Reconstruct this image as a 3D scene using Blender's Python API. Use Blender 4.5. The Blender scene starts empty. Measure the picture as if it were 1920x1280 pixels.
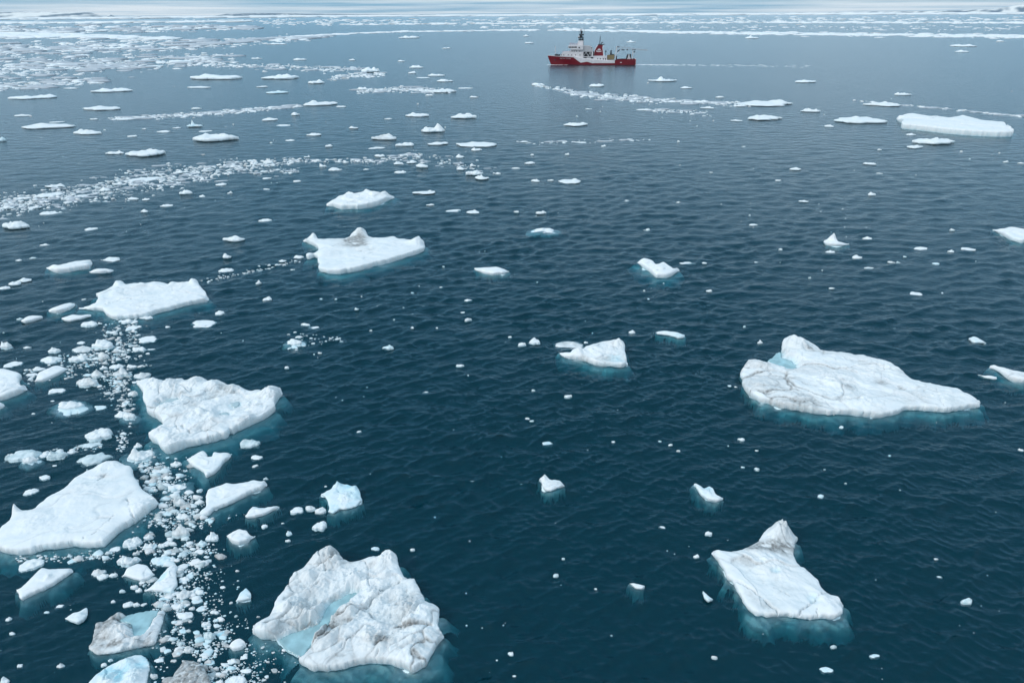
import bpy, math, random
import numpy as np
from mathutils import Matrix, Vector

S = bpy.context.scene
C = S.collection
R = math.radians

# ---------------------------------------------------------------- camera, sky, sun, exposure
CAM_H = 40.0
PITCH = math.atan(612.0 / 1280.0)
ROLL = 0.0047
cp, sp = math.cos(PITCH), math.sin(PITCH)
FWD = np.array([0.0, cp, -sp])
U0 = np.array([0.0, sp, cp])
R0 = np.array([1.0, 0.0, 0.0])
RGT = R0 * math.cos(ROLL) - U0 * math.sin(ROLL)
UPV = R0 * math.sin(ROLL) + U0 * math.cos(ROLL)
cam_d = bpy.data.cameras.new('camera')
cam_d.sensor_width = 36.0
cam_d.lens = 24.0
cam_d.clip_start = 0.5
cam_d.clip_end = 120000.0
cam = bpy.data.objects.new('camera', cam_d)
C.objects.link(cam)
M = Matrix.Identity(4)
for i in range(3):
    M[i][0], M[i][1], M[i][2] = RGT[i], UPV[i], -FWD[i]
M[2][3] = CAM_H
cam.matrix_world = M
S.camera = cam

SUN_EL, SUN_AZ = 38.0, -112.0          # degrees; azimuth from +Y (view direction) towards +X
world = bpy.data.worlds.new('World')
S.world = world
world.use_nodes = True
wn, wl = world.node_tree.nodes, world.node_tree.links
for n in list(wn):
    wn.remove(n)


def nd(tree, kind, **kw):
    n = tree.nodes.new(kind)
    for k, v in kw.items():
        if k.startswith('i_'):
            n.inputs[k[2:].replace('_', ' ')].default_value = v
        else:
            setattr(n, k, v)
    return n


def build_world():
    t = world.node_tree
    L = t.links.new
    out = nd(t, 'ShaderNodeOutputWorld')
    bg = nd(t, 'ShaderNodeBackground')
    bg.inputs['Strength'].default_value = 0.1
    sky = nd(t, 'ShaderNodeTexSky', sky_type='NISHITA', sun_disc=False)
    sky.sun_elevation = R(SUN_EL)
    sky.sun_rotation = R(SUN_AZ)
    sky.air_density, sky.dust_density, sky.ozone_density = 1.0, 2.0, 1.0
    tc = nd(t, 'ShaderNodeTexCoord')
    sep = nd(t, 'ShaderNodeSeparateXYZ')
    L(tc.outputs['Generated'], sep.inputs[0])

    def math_(op, a, b=None, clamp=False):
        n = nd(t, 'ShaderNodeMath', operation=op)
        n.use_clamp = clamp
        for k, v in enumerate((a, b)):
            if v is None:
                continue
            if isinstance(v, (int, float)):
                n.inputs[k].default_value = v
            else:
                L(v, n.inputs[k])
        return n.outputs[0]
    zp = math_('MAXIMUM', sep.outputs['Z'], 0.0)
    den = math_('ADD', zp, 0.012)
    # a flat cloud deck seen in perspective
    px = math_('DIVIDE', sep.outputs['X'], den)
    py = math_('DIVIDE', sep.outputs['Y'], den)
    cmb = nd(t, 'ShaderNodeCombineXYZ')
    L(px, cmb.inputs[0]); L(py, cmb.inputs[1])
    n1 = nd(t, 'ShaderNodeTexNoise')
    n1.inputs['Scale'].default_value = 0.055
    n1.inputs['Detail'].default_value = 5.0
    n1.inputs['Roughness'].default_value = 0.55
    L(cmb.outputs[0], n1.inputs['Vector'])
    ramp = nd(t, 'ShaderNodeMapRange')
    ramp.inputs[1].default_value, ramp.inputs[2].default_value = 0.40, 0.60
    L(n1.outputs['Fac'], ramp.inputs[0])
    # overcast deck: dim at the horizon, brighter overhead
    el = math_('POWER', zp, 0.7)
    lum = math_('ADD', math_('MULTIPLY', el, 2.4), 8.0)
    cm = nd(t, 'ShaderNodeMix', data_type='RGBA')
    cm.inputs['A'].default_value = (0.30, 0.575, 0.80, 1)
    cm.inputs['B'].default_value = (0.93, 1.055, 1.16, 1)
    L(ramp.outputs[0], cm.inputs['Factor'])
    sc = nd(t, 'ShaderNodeVectorMath', operation='SCALE')
    L(cm.outputs['Result'], sc.inputs[0]); L(lum, sc.inputs['Scale'])
    mix = nd(t, 'ShaderNodeMix', data_type='RGBA')
    mix.inputs['Factor'].default_value = 0.88
    L(sky.outputs[0], mix.inputs['A']); L(sc.outputs[0], mix.inputs['B'])
    L(mix.outputs['Result'], bg.inputs['Color'])
    L(bg.outputs[0], out.inputs[0])


build_world()
sun_d = bpy.data.lights.new('sun', 'SUN')
sun_d.energy = 1.3
sun_d.angle = R(14)
sun_d.color = (1.0, 0.965, 0.92)
sun = bpy.data.objects.new('sun', sun_d)
C.objects.link(sun)
sv = Vector((math.sin(R(SUN_AZ)) * math.cos(R(SUN_EL)), math.cos(R(SUN_AZ)) * math.cos(R(SUN_EL)), math.sin(R(SUN_EL))))
sun.rotation_euler = sv.to_track_quat('Z', 'Y').to_euler()
sun.location = (0, 0, 200)
S.view_settings.view_transform = 'Standard'
S.view_settings.look = 'None'
S.view_settings.exposure = 0.16
S.view_settings.gamma = 1.0
S.view_settings.use_curve_mapping = False
S.render.engine = 'CYCLES'
S.cycles.use_denoising = True
S.cycles.max_bounces = 7
S.cycles.diffuse_bounces = 3
S.cycles.glossy_bounces = 3
S.cycles.transmission_bounces = 4
S.cycles.volume_bounces = 0
S.cycles.transparent_max_bounces = 12


# ---------------------------------------------------------------- helpers
def tag(o, label=None, cat=None, group=None, kind=None):
    if label: o['label'] = label
    if cat: o['category'] = cat
    if group: o['group'] = group
    if kind: o['kind'] = kind
    return o


def ray(px, py):
    px, py = np.asarray(px, float), np.asarray(py, float)
    a, b = (px - 960.0) / 1280.0, (640.0 - py) / 1280.0
    return FWD + a[..., None] * RGT + b[..., None] * UPV


def ground(px, py, z=0.0):
    """where the view through a photo pixel meets the level z"""
    d = ray(px, py)
    t = (np.asarray(z, float) - CAM_H) / np.minimum(d[..., 2], -1e-4)
    return d[..., 0] * t, d[..., 1] * t


def depth_at(x, y, z=0.0):
    return x * FWD[0] + y * FWD[1] + (z - CAM_H) * FWD[2]


def to_px(x, y, z=0.0):
    x, y = np.asarray(x, float), np.asarray(y, float)
    v = np.stack([x, y, np.zeros_like(x) + z - CAM_H], -1)
    zc = v @ FWD
    return 960 + 1280 * (v @ RGT) / zc, 640 - 1280 * (v @ UPV) / zc


def hash2(ix, iy, seed):
    h = (ix.astype(np.int64) * 374761393 + iy.astype(np.int64) * 668265263 + seed * 1442695041) & 0xFFFFFFFF
    h = ((h ^ (h >> 13)) * 1274126177) & 0xFFFFFFFF
    h = ((h ^ (h >> 16)) * 2246822519) & 0xFFFFFFFF
    return ((h ^ (h >> 15)) & 0xFFFFFF) / float(0x1000000)


def vnoise(x, y, seed=0):
    """gradient noise, about -1..1"""
    ix, iy = np.floor(x), np.floor(y)
    fx, fy = x - ix, y - iy
    ux, uy = fx * fx * fx * (fx * (fx * 6 - 15) + 10), fy * fy * fy * (fy * (fy * 6 - 15) + 10)
    r = []
    for dx in (0, 1):
        for dy in (0, 1):
            a = hash2(ix + dx, iy + dy, seed) * 2 * math.pi
            r.append(np.cos(a) * (fx - dx) + np.sin(a) * (fy - dy))
    n00, n01, n10, n11 = r
    return 1.5 * ((n00 * (1 - ux) + n10 * ux) * (1 - uy) + (n01 * (1 - ux) + n11 * ux) * uy)


def fbm(x, y, seed=0, oct_=4, gain=0.5):
    s, a, f = 0.0, 1.0, 1.0
    for k in range(oct_):
        s = s + a * vnoise(x * f + 17.3 * k, y * f - 9.1 * k, seed + 31 * k)
        a *= gain
        f *= 2.03
    return s


def ridged(x, y, seed=0, oct_=3, gain=0.5):
    s, a, f, n = 0.0, 1.0, 1.0, 0.0
    for k in range(oct_):
        s = s + a * (1 - np.abs(vnoise(x * f + 5.3 * k, y * f + 3.1 * k, seed + 57 * k)) * 1.6)
        n += a
        a *= gain
        f *= 2.1
    return s / n


def cells(x, y, seed=0):
    """Worley cells: nearest, second nearest distance, id in 0..1, offset to the nearest point"""
    ix, iy = np.floor(x), np.floor(y)
    f1 = np.full(x.shape, 9.0); f2 = np.full(x.shape, 9.0)
    cid = np.zeros(x.shape); ox = np.zeros(x.shape); oy = np.zeros(x.shape)
    for dx in (-1, 0, 1):
        for dy in (-1, 0, 1):
            jx, jy = ix + dx, iy + dy
            vx = jx + hash2(jx, jy, seed) - x
            vy = jy + hash2(jx, jy, seed + 7) - y
            d = np.hypot(vx, vy)
            near = d < f1
            f2 = np.where(near, f1, np.minimum(f2, d))
            cid = np.where(near, hash2(jx, jy, seed + 13), cid)
            ox = np.where(near, vx, ox); oy = np.where(near, vy, oy)
            f1 = np.where(near, d, f1)
    return f1, f2, cid, ox, oy


def sstep(a, b, x):
    t = np.clip((x - a) / (b - a), 0, 1)
    return t * t * (3 - 2 * t)


def mesh_obj(name, verts, faces, mat, parent=None, loc=(0, 0, 0), smooth=True, attrs=None, link=True):
    """faces: int array (n,3) or (n,4), or a list of such arrays"""
    verts = np.asarray(verts, np.float32)
    if not isinstance(faces, list):
        faces = [faces]
    faces = [np.asarray(f, np.int32) for f in faces if len(f)]
    me = bpy.data.meshes.new(name)
    me.vertices.add(len(verts))
    me.vertices.foreach_set('co', verts.ravel())
    nl = sum(f.size for f in faces)
    nf = sum(len(f) for f in faces)
    me.loops.add(nl)
    me.loops.foreach_set('vertex_index', np.concatenate([f.ravel() for f in faces]))
    me.polygons.add(nf)
    tot = np.concatenate([np.full(len(f), f.shape[1], np.int32) for f in faces])
    st = np.concatenate([[0], np.cumsum(tot)[:-1]]).astype(np.int32)
    me.polygons.foreach_set('loop_start', st)
    try:
        me.polygons.foreach_set('loop_total', tot)
    except Exception:
        pass
    me.polygons.foreach_set('use_smooth', np.full(nf, smooth, bool))
    for k, v in (attrs or {}).items():
        a = me.attributes.new(k, 'FLOAT', 'POINT')
        a.data.foreach_set('value', np.asarray(v, np.float32))
    me.update(calc_edges=True)
    me.validate()
    if mat is not None:
        me.materials.append(mat)
    o = bpy.data.objects.new(name, me)
    C.objects.link(o)
    o.location = loc
    if parent is not None:
        o.parent = parent
    return o


# ---------------------------------------------------------------- materials
def new_mat(name):
    m = bpy.data.materials.new(name)
    m.use_nodes = True
    t = m.node_tree
    for n in list(t.nodes):
        t.nodes.remove(n)
    return m, t, t.nodes.new('ShaderNodeOutputMaterial')


def ice_material(name, snow=(0.80, 0.812, 0.815), bump=0.26, scale=1.0):
    m, t, out = new_mat(name)
    L = t.links.new
    b = nd(t, 'ShaderNodeBsdfPrincipled')
    b.inputs['Roughness'].default_value = 0.66
    b.inputs['IOR'].default_value = 1.31
    b.inputs['Specular IOR Level'].default_value = 0.35
    tc = nd(t, 'ShaderNodeTexCoord')
    blue = nd(t, 'ShaderNodeAttribute', attribute_name='blue')
    dirt_shade = nd(t, 'ShaderNodeAttribute', attribute_name='dirt_shade')
    n1 = nd(t, 'ShaderNodeTexNoise'); n1.inputs['Scale'].default_value = 0.9 * scale; n1.inputs['Detail'].default_value = 6
    n2 = nd(t, 'ShaderNodeTexNoise'); n2.inputs['Scale'].default_value = 3.4 * scale; n2.inputs['Detail'].default_value = 6; n2.inputs['Roughness'].default_value = 0.62
    L(tc.outputs['Object'], n1.inputs['Vector']); L(tc.outputs['Object'], n2.inputs['Vector'])
    r1 = nd(t, 'ShaderNodeMapRange'); r1.inputs[1].default_value = 0.38; r1.inputs[2].default_value = 0.68
    L(n1.outputs['Fac'], r1.inputs[0])
    base = nd(t, 'ShaderNodeMix', data_type='RGBA')
    base.inputs['A'].default_value = (*snow, 1)
    base.inputs['B'].default_value = (snow[0] * 0.92, snow[1] * 0.95, snow[2] * 0.975, 1)
    L(r1.outputs[0], base.inputs['Factor'])
    m1 = nd(t, 'ShaderNodeMix', data_type='RGBA')
    m1.inputs['B'].default_value = (0.42, 0.70, 0.79, 1)
    L(blue.outputs['Fac'], m1.inputs['Factor']); L(base.outputs['Result'], m1.inputs['A'])
    # sediment stains and painted crease shading, broken up by fine noise
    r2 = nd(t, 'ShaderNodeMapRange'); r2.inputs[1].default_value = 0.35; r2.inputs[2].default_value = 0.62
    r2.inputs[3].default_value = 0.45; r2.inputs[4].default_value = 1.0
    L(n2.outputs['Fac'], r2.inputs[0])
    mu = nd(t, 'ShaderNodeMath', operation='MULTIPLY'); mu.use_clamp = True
    L(dirt_shade.outputs['Fac'], mu.inputs[0]); L(r2.outputs[0], mu.inputs[1])
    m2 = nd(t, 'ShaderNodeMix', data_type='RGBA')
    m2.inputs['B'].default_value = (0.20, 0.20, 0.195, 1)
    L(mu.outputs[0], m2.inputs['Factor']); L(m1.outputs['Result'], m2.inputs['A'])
    L(m2.outputs['Result'], b.inputs['Base Color'])
    bp = nd(t, 'ShaderNodeBump'); bp.inputs['Strength'].default_value = bump; bp.inputs['Distance'].default_value = 0.06 / scale
    L(n2.outputs['Fac'], bp.inputs['Height'])
    L(bp.outputs[0], b.inputs['Normal'])
    L(b.outputs[0], out.inputs['Surface'])
    return m


def plain(name, col, rough=0.5, metal=0.0, noise=0.12, scale=2.0, spec=0.4):
    m, t, out = new_mat(name)
    L = t.links.new
    b = nd(t, 'ShaderNodeBsdfPrincipled')
    b.inputs['Roughness'].default_value = rough
    b.inputs['Metallic'].default_value = metal
    b.inputs['Specular IOR Level'].default_value = spec
    tc = nd(t, 'ShaderNodeTexCoord')
    n = nd(t, 'ShaderNodeTexNoise'); n.inputs['Scale'].default_value = scale; n.inputs['Detail'].default_value = 5
    L(tc.outputs['Object'], n.inputs['Vector'])
    mx = nd(t, 'ShaderNodeMix', data_type='RGBA')
    mx.inputs['A'].default_value = (*[c * (1 - noise) for c in col], 1)
    mx.inputs['B'].default_value = (*[min(1, c * (1 + noise)) for c in col], 1)
    L(n.outputs['Fac'], mx.inputs['Factor'])
    L(mx.outputs['Result'], b.inputs['Base Color'])
    L(b.outputs[0], out.inputs['Surface'])
    return m


def water_material():
    m, t, out = new_mat('sea_water')
    L = t.links.new
    tc = nd(t, 'ShaderNodeTexCoord')
    far = nd(t, 'ShaderNodeAttribute', attribute_name='far')
    # fine ripples, a little longer across the wind
    mp = nd(t, 'ShaderNodeMapping'); mp.inputs['Rotation'].default_value = (0, 0, R(12)); mp.inputs['Scale'].default_value = (0.6, 1.0, 1.0)
    L(tc.outputs['Object'], mp.inputs['Vector'])
    n1 = nd(t, 'ShaderNodeTexNoise'); n1.inputs['Scale'].default_value = 1.9; n1.inputs['Detail'].default_value = 5; n1.inputs['Roughness'].default_value = 0.5
    n1.inputs['Distortion'].default_value = 0.4
    n3 = nd(t, 'ShaderNodeTexNoise'); n3.inputs['Scale'].default_value = 0.36; n3.inputs['Detail'].default_value = 4; n3.inputs['Roughness'].default_value = 0.55
    L(mp.outputs[0], n1.inputs['Vector']); L(mp.outputs[0], n3.inputs['Vector'])
    b1 = nd(t, 'ShaderNodeBump'); b1.inputs['Strength'].default_value = 1.0; b1.inputs['Distance'].default_value = 0.13
    s1 = nd(t, 'ShaderNodeMapRange'); s1.inputs[3].default_value = 1.0; s1.inputs[4].default_value = 0.35
    L(far.outputs['Fac'], s1.inputs[0]); L(s1.outputs[0], b1.inputs['Strength'])
    L(n1.outputs['Fac'], b1.inputs['Height'])
    b2 = nd(t, 'ShaderNodeBump'); b2.inputs['Distance'].default_value = 0.55
    mf = nd(t, 'ShaderNodeMath', operation='MULTIPLY'); mf.inputs[1].default_value = 1.0
    L(far.outputs['Fac'], mf.inputs[0])
    L(mf.outputs[0], b2.inputs['Strength'])
    L(n3.outputs['Fac'], b2.inputs['Height']); L(b1.outputs[0], b2.inputs['Normal'])
    fr = nd(t, 'ShaderNodeFresnel'); fr.inputs['IOR'].default_value = 1.32
    L(b2.outputs[0], fr.inputs['Normal'])
    gl = nd(t, 'ShaderNodeBsdfGlossy'); gl.distribution = 'GGX'
    rr = nd(t, 'ShaderNodeMapRange'); rr.inputs[3].default_value = 0.06; rr.inputs[4].default_value = 0.18
    L(far.outputs['Fac'], rr.inputs[0]); L(rr.outputs[0], gl.inputs['Roughness'])
    L(b2.outputs[0], gl.inputs['Normal'])
    gc = nd(t, 'ShaderNodeMix', data_type='RGBA')
    gc.inputs['A'].default_value = (0.44, 0.74, 0.95, 1); gc.inputs['B'].default_value = (0.90, 0.96, 1.0, 1)
    g2 = nd(t, 'ShaderNodeMath', operation='MULTIPLY'); g2.inputs[1].default_value = 4.0; g2.use_clamp = True
    L(fr.outputs[0], g2.inputs[0]); L(g2.outputs[0], gc.inputs['Factor'])
    L(gc.outputs['Result'], gl.inputs['Color'])
    tr = nd(t, 'ShaderNodeBsdfTransparent'); tr.inputs['Color'].default_value = (0.96, 0.98, 0.99, 1)
    df = nd(t, 'ShaderNodeBsdfDiffuse'); df.inputs['Color'].default_value = (0.0007, 0.074, 0.109, 1)
    body = nd(t, 'ShaderNodeMixShader'); body.inputs[0].default_value = 0.32
    L(tr.outputs[0], body.inputs[1]); L(df.outputs[0], body.inputs[2])
    mx = nd(t, 'ShaderNodeMixShader')
    L(fr.outputs[0], mx.inputs[0]); L(body.outputs[0], mx.inputs[1]); L(gl.outputs[0], mx.inputs[2])
    L(mx.outputs[0], out.inputs['Surface'])
    va = nd(t, 'ShaderNodeVolumeAbsorption')
    va.inputs['Color'].default_value = (0.06, 0.64, 0.69, 1)
    va.inputs['Density'].default_value = 1.3
    L(va.outputs[0], out.inputs['Volume'])
    return m


MAT_ICE = ice_material('snow_covered_ice')
MAT_FAR = ice_material('distant_ice', snow=(0.84, 0.86, 0.87), bump=0.2, scale=0.3)
MAT_FOOT = ice_material('submerged_blue_ice', snow=(0.86, 0.96, 0.97), bump=0.4)
MAT_POOL = plain('melt_pool_ice', (0.31, 0.50, 0.545), rough=0.22, noise=0.55, scale=1.1, spec=0.5)
MAT_SLUSH = plain('grey_slush', (0.44, 0.49, 0.54), rough=0.6, noise=0.2, scale=0.3)
MAT_MELT = plain('shallow_meltwater', (0.40, 0.51, 0.54), rough=0.15, noise=0.2, scale=0.8, spec=0.5)
MAT_SEA = water_material()

# ---------------------------------------------------------------- sea
rng = np.random.default_rng(11)
WAVES = []
for k in range(72):
    lam = 0.62 * (15.0 / 0.62) ** (k / 71.0)
    th = R(-80) + rng.normal(0, R(34))       # travelling roughly towards the camera, widely spread
    amp = 0.0165 * lam ** 0.46 * (0.7 + 0.6 * rng.random())
    if lam > 4:
        amp *= (4 / lam) ** 1.5
    WAVES.append((2 * math.pi / lam, th, amp, rng.random() * 2 * math.pi, lam))


def sea_radial_step(r):
    return np.maximum(0.10, 2.0 * (r * r + CAM_H ** 2) / (CAM_H * 1280.0) * 0.95)


# brash and big floes calm the water around them: (px, py, reach in px, strength)
CALM_PX = [(590, 1160, 80, .85), (240, 1175, 60, .85), (1485, 680, 45, .85), (650, 1140, 190, .6), (150, 950, 170, .6), (390, 780, 150, .6), (240, 1180, 90, .6), (330, 1000, 110, .75), (320, 1110, 120, .75), (390, 1230, 120, .75), (210, 640, 90, .7),
           (230, 740, 70, .7), (80, 700, 80, .6), (60, 1090, 80, .4), (435, 930, 80, .5), (380, 860, 70, .6), (1460, 1080, 120, .5), (1600, 710, 200, .45), (270, 560, 110, .5)]
CALM = []
for px_, py_, rp_, st_ in CALM_PX:
    gx_, gy_ = ground(px_, py_)
    m_ = depth_at(gx_, gy_) / 1280.0
    CALM.append((gx_, gy_, rp_ * m_, rp_ * m_ * 0.85 / math.sin(math.atan2(CAM_H, math.hypot(gx_, gy_))), st_))


def calm(x, y):
    f = np.ones_like(x)
    for gx_, gy_, rx_, ry_, st_ in CALM:
        f *= 1 - st_ * np.exp(-(((x - gx_) / rx_) ** 2 + ((y - gy_) / ry_) ** 2))
    return np.maximum(f, 0.22)


def wave_z(x, y, choppy=False):
    r = np.hypot(x, y)
    dr = sea_radial_step(r)
    z = np.zeros_like(x); hx = np.zeros_like(x); hy = np.zeros_like(x)
    # slow groups so the sea is not equally rough everywhere
    grp = (0.85 + 0.35 * vnoise(x / 23.0, y / 23.0, 5)) * calm(x, y)
    for (k, th, a, ph, lam) in WAVES:
        w = sstep(1.5, 3.2, lam / dr)
        c, s = math.cos(th), math.sin(th)
        p = k * (c * x + s * y) + ph
        z += w * a * np.cos(p)
        if choppy:
            sn = np.sin(p) * w * a
            hx -= c * sn; hy -= s * sn
    return (z * grp, hx * grp, hy * grp) if choppy else z * grp


def surface_z(x, y):
    """height of the displaced sea at a point"""
    a, b = np.asarray(x, float).copy(), np.asarray(y, float).copy()
    for _ in range(3):
        z, hx, hy = wave_z(a, b, True)
        a, b = x - 1.0 * hx, y - 1.0 * hy
    return wave_z(a, b)


def build_sea():
    ys = np.arange(1560.0, 30.0, -2.0)
    _, rr = ground(np.full_like(ys, 960.0), ys)
    rr = np.concatenate([[14.0, 20.0], rr[rr > 22.0], [22000., 34000., 60000.]])
    na = 860
    az = np.linspace(R(-66), R(66), na)
    A, RR = np.meshgrid(az, rr)
    X, Y = np.sin(A) * RR, np.cos(A) * RR
    Zw, hx, hy = wave_z(X.ravel(), Y.ravel(), True)
    X, Y = X.ravel() + 1.0 * hx, Y.ravel() + 1.0 * hy
    r = RR.ravel()
    far = sstep(50, 300, r)
    nr = len(rr)
    V = np.stack([X, Y, Zw], 1)
    idx = np.arange(nr * na).reshape(nr, na)
    F = np.stack([idx[:-1, :-1], idx[:-1, 1:], idx[1:, 1:], idx[1:, :-1]], -1).reshape(-1, 4)
    # closed below, so that the water has a volume
    bz = -14.0
    ring = np.concatenate([idx[0, :], idx[1:, -1], idx[-1, -2::-1], idx[-2:0:-1, 0]])
    n0 = len(V)
    Vb = V[ring].copy(); Vb[:, 2] = bz
    cen = np.array([[0.0, 9000.0, bz]])
    V = np.concatenate([V, Vb, cen])
    m = len(ring)
    i = np.arange(m); j = (i + 1) % m
    W = np.stack([ring[j], ring[i], n0 + i, n0 + j], -1)
    B = np.stack([n0 + j, n0 + i, np.full(m, n0 + m)], -1)
    far = np.concatenate([far, np.ones(m + 1)])
    o = mesh_obj('sea', V, [F, W, B], MAT_SEA, attrs={'far': far})
    tag(o, kind='structure')
    return o


# ---------------------------------------------------------------- ice floes
def densify(P, n_target, rough, seed):
    """resample a closed outline and give it small irregularities; P in photo pixels"""
    P = np.asarray(P, float)
    Q = np.concatenate([P, P[:1]])
    seg = np.hypot(*np.diff(Q, axis=0).T)
    cum = np.concatenate([[0], np.cumsum(seg)])
    per = cum[-1]
    s = np.linspace(0, per, n_target, endpoint=False)
    x = np.interp(s, cum, Q[:, 0]); y = np.interp(s, cum, Q[:, 1])
    if rough > 0:
        f = 1.0 / (per / 26.0)
        ang = 2 * np.pi * s / per
        rr = per / (2 * np.pi) * f * 0.9
        cx, cy = np.cos(ang) * rr * 4.0, np.sin(ang) * rr * 4.0
        tx = np.roll(x, -1) - np.roll(x, 1); ty = np.roll(y, -1) - np.roll(y, 1)
        tl = np.hypot(tx, ty) + 1e-6
        k = rough * fbm(cx + seed * 3.1, cy - seed * 1.7, seed, 4, 0.6)
        x = x + ty / tl * k; y = y - tx / tl * k
    x, y = circ_smooth(x, 1), circ_smooth(y, 1)
    return np.stack([x, y], 1)


def seg_distance(px, py, P):
    """signed distance to a closed polygon (positive inside), nearest point and its parameter"""
    N = len(P)
    A = P; B = np.roll(P, -1, axis=0)
    D = B - A
    L2 = (D ** 2).sum(1) + 1e-12
    out_d = np.empty(len(px)); nx = np.empty(len(px)); ny = np.empty(len(px)); npar = np.empty(len(px))
    CH = max(1, int(3_000_000 / N))
    for a in range(0, len(px), CH):
        x = px[a:a + CH, None]; y = py[a:a + CH, None]
        t = np.clip(((x - A[:, 0]) * D[:, 0] + (y - A[:, 1]) * D[:, 1]) / L2, 0, 1)
        cx = A[:, 0] + t * D[:, 0]; cy = A[:, 1] + t * D[:, 1]
        d2 = (x - cx) ** 2 + (y - cy) ** 2
        k = d2.argmin(1); i = np.arange(len(k))
        cond = (A[:, 1] > y) != (B[:, 1] > y)
        xin = A[:, 0] + (y - A[:, 1]) * D[:, 0] / np.where(np.abs(D[:, 1]) < 1e-12, 1e-12, D[:, 1])
        ins = (cond & (x < xin)).sum(1) % 2 == 1
        out_d[a:a + CH] = np.sqrt(d2[i, k]) * np.where(ins, 1, -1)
        nx[a:a + CH] = cx[i, k]; ny[a:a + CH] = cy[i, k]
        npar[a:a + CH] = k + t[i, k]
    return out_d, nx, ny, npar


def circ_smooth(v, w):
    w = int(max(1, w))
    n = len(v)
    if w >= n // 2:
        w = n // 2 - 1
    k = np.hanning(2 * w + 3)[1:-1]
    k /= k.sum()
    e = np.concatenate([v[-w:], v, v[:w]])
    return np.convolve(e, k, 'valid')


def rim_from_outline(P, h0):
    """outline in pixels -> ground outline and rim heights. The far side of the outline is the raised rim, the near side the waterline."""
    n = len(P)
    area = 0.5 * np.sum(P[:, 0] * np.roll(P[:, 1], -1) - np.roll(P[:, 0], -1) * P[:, 1])
    if area > 0:       # want counter-clockwise on the ground (y flips)
        P = P[::-1].copy()
    Ps = np.stack([circ_smooth(P[:, 0], n * 0.035), circ_smooth(P[:, 1], n * 0.035)], 1)
    t = np.roll(Ps, -1, 0) - np.roll(Ps, 1, 0)
    tl = np.hypot(t[:, 0], t[:, 1]) + 1e-9
    up = np.clip(t[:, 0] / tl * -1.0, -1, 1)        # outward normal pointing up the picture
    u = sstep(-0.35, 0.35, up)
    u = circ_smooth(u, n * 0.02)
    ysm = circ_smooth(P[:, 1], n * 0.05)
    resid = np.clip(ysm - P[:, 1], 0, None) * sstep(0.25, 0.8, up)
    gx, gy = ground(P[:, 0], P[:, 1], 0)
    sl = depth_at(gx, gy)
    dep = np.arctan2(CAM_H, np.hypot(gx, gy))
    dz = resid * sl / 1280.0 / np.cos(dep) * 0.75
    h = h0 + np.minimum(dz, 2.2 * h0)
    # thin tips carry less height, else the raised far rim would cross the near waterline
    x0_, y0_ = P[:, 0], P[:, 1]
    x1_, y1_ = np.roll(x0_, -1), np.roll(y0_, -1)
    xq = x0_[:, None]
    t_ = (xq - x0_[None]) / np.where(np.abs(x1_ - x0_) < 1e-6, 1e-6, x1_ - x0_)[None]
    yy = y0_[None] + t_ * (y1_ - y0_)[None]
    hit = (t_ >= -0.02) & (t_ <= 1.02)
    T = np.where(hit, yy, -1e9).max(1) - np.where(hit, yy, 1e9).min(1)
    cap = 0.62 * np.clip(T, 0, None) * sl / 1280.0 / np.cos(dep)
    h = np.minimum(h, np.maximum(cap, 0.10 * h0))
    h = circ_smooth(h, 1)
    x, y = ground(P[:, 0], P[:, 1], u * np.minimum(h, np.maximum(cap, 0.05 * h0)))
    return np.stack([x, y], 1), h


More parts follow.
